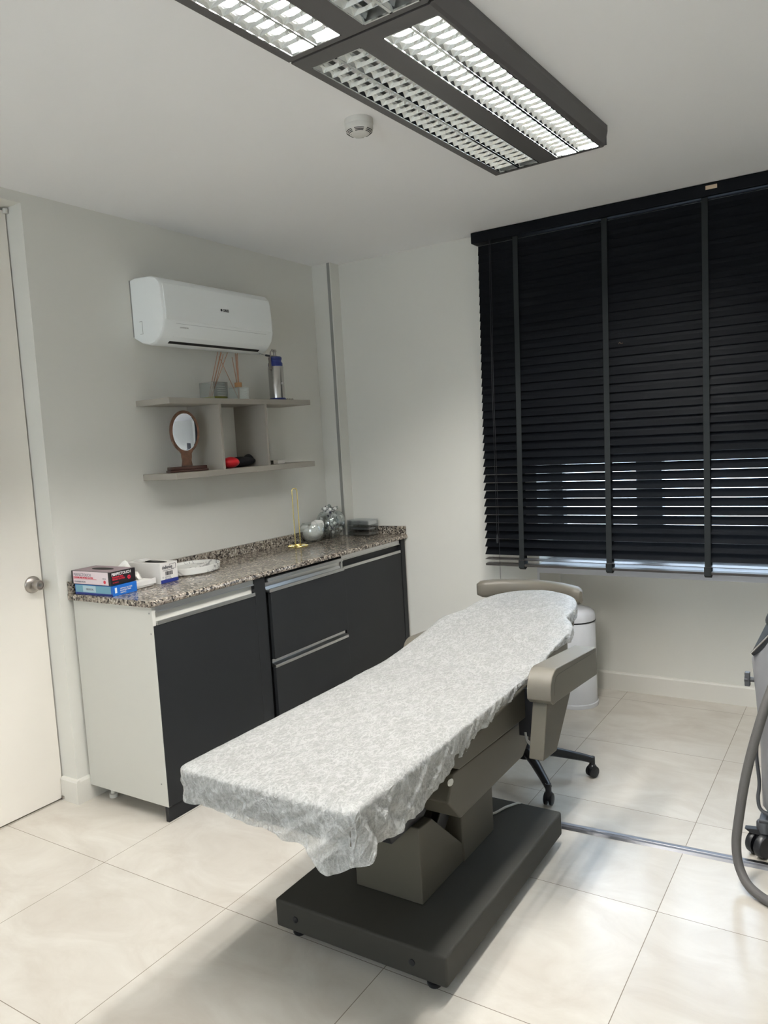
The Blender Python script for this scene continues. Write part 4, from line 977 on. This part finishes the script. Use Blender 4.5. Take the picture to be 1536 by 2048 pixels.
# ---------------------------------------------------------------- stool behind the bed head
hb = Vector((1.60, -.925, 0))
t = thing('doctor_stool', 'wheeled stool with curved taupe back pad behind the bed head', 'stool', hb)
bm = NB(); lathe(bm, [(0, .085), (.035, .085), (.045, .10), (.042, .135), (.026, .15), (.026, .30), (.018, .30), (.018, .46), (0, .46)], hb, n=20, capped=False); obj('column', bm, M['blackp'], t, smooth=True)
a0 = math.atan2(-1.134+.925, 1.778-1.60)
for k in range(5):
    a = a0+k*2*PI/5; d = Vector((math.cos(a), math.sin(a), 0)); R_ = .275
    bm = NB(); pts = [hb+d*.03+Vector((0, 0, .115)), hb+d*.12+Vector((0, 0, .108)), hb+d*.235+Vector((0, 0, .086)), hb+d*R_+Vector((0, 0, .075))]
    tube(bm, pts, [.022, .020, .016, .015], n=10); tube(bm, [hb+d*R_+Vector((0, 0, .088)), hb+d*R_+Vector((0, 0, .045))], .012, n=10)
    leg = obj('star_leg', bm, M['blackp'], t, smooth=True)
    q = Vector((-d.y, d.x, 0)); rr_ = random.Random(k).uniform(-.9, .9); ax_ = (q*math.cos(rr_)+d*math.sin(rr_)).normalized()
    bm = NB(); c_ = hb+d*R_+Vector((0, 0, .026))
    for sg in (-1, 1): lathe(bm, [(0, 0), (.018, 0), (.024, .003), (.024, .012), (.018, .015), (0, .015)], c_+ax_*(sg*.011-.0075), ax_, n=20, capped=False)
    ell(bm, c_+Vector((0, 0, .012)), (.020, .020, .022), 14, 10); obj('caster', bm, M['blackp'], leg, smooth=True)
bm = NB(); lathe(bm, [(0, .455), (.14, .455), (.165, .47), (.17, .495), (.155, .515), (0, .52)], hb, n=40, capped=False); obj('seat', bm, M['leather'], t, smooth=True)
bm = NB(); tube(bm, [hb+Vector((0, .05, .46)), hb+Vector((-.03, .22, .46)), hb+Vector((-.06, .33, .50)), hb+Vector((-.07, .345, .66))], .012, n=10); obj('back_bar', bm, M['blackp'], t, smooth=True)
# curved back pad
bm = NB(); sec = []; NP = 28
pc = Vector((1.535, -.98, 0)); Rp = .42
for k in range(NP+1):
    u = k/NP; a = PI/2+(.5-u)*1.28+.04
    c_ = pc+Vector((math.cos(a)*Rp*.98, math.sin(a)*Rp, 0)); rad = Vector((math.cos(a), math.sin(a), 0))
    e = min(u, 1-u)*NP/2.2; sc = 1 if e >= 1 else max(.25, math.sqrt(max(0, 1-(1-e)**2)))
    zc = .737+.006*math.sin(PI*u)-.012*u; hx_, hz_ = .034*sc, .040*(.55+.45*sc)
    ring = []
    for j in range(16):
        th = 2*PI*j/16; cc, ss = math.cos(th), math.sin(th)
        ring.append(bm.verts.new(c_+rad*(hx_*math.copysign(abs(cc)**.6, cc))+Vector((0, 0, zc+hz_*math.copysign(abs(ss)**.6, ss)))))
    sec.append(ring)
for A, B in zip(sec, sec[1:]):
    for j in range(16): bm.faces.new((A[j], A[(j+1) % 16], B[(j+1) % 16], B[j]))
bm.faces.new(sec[0]); bm.faces.new(sec[-1][::-1]); obj('back_pad', bm, M['leather'], t, smooth=True)

# ---------------------------------------------------------------- pedal bin
c = (1.500, .022, 0); t = thing('pedal_bin', 'tall white cylindrical pedal bin in front of the window wall', 'bin', c)
bm = NB(); lathe(bm, [(0, .012), (.116, .012), (.116, .455), (.112, .460)], c, n=56, capped=False); obj('bin_body', bm, M['bin'], t, smooth=True)
bm = NB(); lathe(bm, [(0, .0), (.121, 0), (.122, .008), (.121, .020), (.117, .024)], c, n=56, capped=False); obj('base_ring', bm, M['bin'], t, smooth=True)
bm = NB(); lathe(bm, [(.1155, .452), (.1178, .453), (.1178, .459), (.1155, .460)], c, n=56, capped=False); obj('rim_seal', bm, M['blackp'], t, smooth=True)
bm = NB(); lathe(bm, [(.117, .460), (.1175, .480), (.113, .500), (.098, .512), (.06, .519), (0, .521)], c, n=56, capped=False); obj('lid', bm, M['bin'], t, smooth=True)
bm = NB(); pdv = Vector((-.65, -.76, 0)); qv = Vector((.76, -.65, 0)); b0 = Vector(c)+pdv*.112
pts = [b0+qv*.03+Vector((0, 0, .020)), b0+pdv*.035+qv*.03+Vector((0, 0, .016)), b0+pdv*.035-qv*.03+Vector((0, 0, .016)), b0-qv*.03+Vector((0, 0, .020))]
bm2 = bm; v = [bm.verts.new(p) for p in pts]+[bm.verts.new(p+Vector((0, 0, .012))) for p in pts]
for f in ((3, 2, 1, 0), (4, 5, 6, 7), (0, 1, 5, 4), (1, 2, 6, 5), (2, 3, 7, 6), (3, 0, 4, 7)): bm.faces.new([v[i] for i in f])
obj('pedal', bm, M['steel'], t, bev=.002)

# ---------------------------------------------------------------- laser machine at the right edge
t = thing('laser_machine', 'tall silver grey wheeled device cut off by the right edge', 'machine', (2.72, -1.02, 0)); 
bm = NB(); rows = []
def msec(z, x0, x1, y0, y1, r, lift=0):
    pts = []
    for cx_, cy_, a_ in ((x1-r, y1-r, 0), (x0+r, y1-r, PI/2), (x0+r, y0+r, PI), (x1-r, y0+r, 1.5*PI)):
        for k in range(6):
            a = a_+k*PI/10; px, py = cx_+r*math.cos(a), cy_+r*math.sin(a); pts.append(bm.verts.new((px, py, z+lift*(px-x0))))
    return pts
for a in ((.150, 2.550, 2.90, -1.17, -.80, .04), (.17, 2.538, 2.91, -1.185, -.79, .05), (.36, 2.536, 2.92, -1.20, -.78, .05), (.55, 2.523, 2.93, -1.20, -.77, .05), (.675, 2.512, 2.94, -1.20, -.76, .05), (.700, 2.520, 2.93, -1.19, -.77, .045, .9)):
    rows.append(msec(*a))
for A, B in zip(rows, rows[1:]):
    for k in range(24): bm.faces.new((A[k], A[(k+1) % 24], B[(k+1) % 24], B[k]))
bm.faces.new(rows[0]); bm.faces.new(rows[-1]); obj('shell', bm, M['machine'], t, smooth=True)
bm = NB(); prism(bm, [(2.514, .700), (2.60, .803), (2.90, 1.06), (2.92, 1.04), (2.62, .775), (2.522, .692)], 'y', -1.19, -.78); obj('glossy_top_panel', bm, M['blackp'], t, bev=.003)
bm = NB(); tube(bm, [(2.516, -1.193, .703), (2.60, -1.193, .806), (2.90, -1.193, 1.063)], .0035, n=8); obj('chrome_edge', bm, M['chrome'], t, smooth=True)
bm = NB(); ell(bm, (2.600, -1.16, .80), (.055, .04, .030), 20, 12); bmesh.ops.rotate(bm, cent=(2.600, -1.16, .80), matrix=Matrix.Rotation(-.75, 3, 'Y'), verts=bm.verts); bmesh.ops.translate(bm, vec=(.0, 0, .030), verts=bm.verts); obj('handpiece_rest', bm, M['dgrey'], t, smooth=True)
bm = NB(); lathe(bm, [(0, 0), (.013, 0), (.013, .012), (.009, .014), (.009, .03)], (2.488, -1.14, .598), (1, 0, 0), n=6, capped=False); box(bm, (2.489, -1.150, .575), (2.505, -1.130, .622)); obj('side_port', bm, M['dgrey'], t, bev=.002)
bm = NB(); box(bm, (2.56, -1.18, .118), (2.90, -.80, .152)); obj('chassis', bm, M['dgrey'], t, bev=.006)
def caster(x, y):
    c_ = Vector((x, y, .040)); ax_ = Vector((.80, -.60, 0)).normalized()
    bm = NB(); lathe(bm, [(0, 0), (.026, 0), (.028, .003), (.033, .003), (.039, .006), (.040, .020), (.036, .026), (0, .026)], c_-ax_*.032, ax_, n=32, capped=False); lathe(bm, [(0, 0), (.036, 0), (.040, .004), (.040, .020), (.036, .026), (0, .026)], c_+ax_*.006, ax_, n=32, capped=False)
    cs = obj('caster', bm, M['blackp'], t, smooth=True)
    bm = NB(); lathe(bm, [(0, .082), (.024, .082), (.024, .112), (.020, .118), (0, .118)], (x+.012, y+.010, 0), n=28, capped=False); obj('swivel_cap', bm, M['dgrey'], cs, smooth=True)
    bm = NB(); ell(bm, c_+Vector((.012, .010, .018)), (.030, .030, .030), 18, 12); prism(bm, [(x-.045, .090), (x-.005, .094), (x+.01, .075), (x-.028, .078)], 'y', y-.012, y+.012); obj('brake_lever', bm, M['blackp'], cs, smooth=True)
caster(2.532, -1.165); caster(2.84, -1.13); caster(2.60, -.85); caster(2.84, -.85)
bm = NB(); box(bm, (2.53, -1.175, .117), (2.62, -1.10, .130)); obj('caster_arm', bm, M['dgrey'], t, bev=.004)
# hose looping down from the machine
def spline(pts, k=8):
    P = [Vector(p) for p in pts]; P = [2*P[0]-P[1]]+P+[2*P[-1]-P[-2]]; o_ = []
    for i in range(1, len(P)-2):
        for j in range(k):
            u = j/k; a, b, c_, d = P[i-1:i+3]
            o_.append(.5*((2*b)+(c_-a)*u+(2*a-5*b+4*c_-d)*u*u+(3*b-a-3*c_+d)*u**3))
    o_.append(P[-2]); return o_
bm = NB(); tube(bm, spline([(2.66, -1.22, .80), (2.60, -1.26, .66), (2.560, -1.30, .54), (2.517, -1.33, .36), (2.493, -1.345, .20), (2.487, -1.36, .115), (2.502, -1.385, .053), (2.545, -1.43, .022), (2.64, -1.48, .016), (2.80, -1.50, .016), (3.0, -1.42, .016)]), .0145, n=14); obj('hose', bm, M['hose'], t, smooth=True)
bm = NB(); tube(bm, spline([(2.55, -1.10, .45), (2.520, -1.12, .36), (2.528, -1.13, .24), (2.526, -1.15, .19), (2.54, -1.16, .155), (2.60, -1.17, .14)]), .006, n=10); obj('side_cable', bm, M['dgrey'], t, smooth=True)
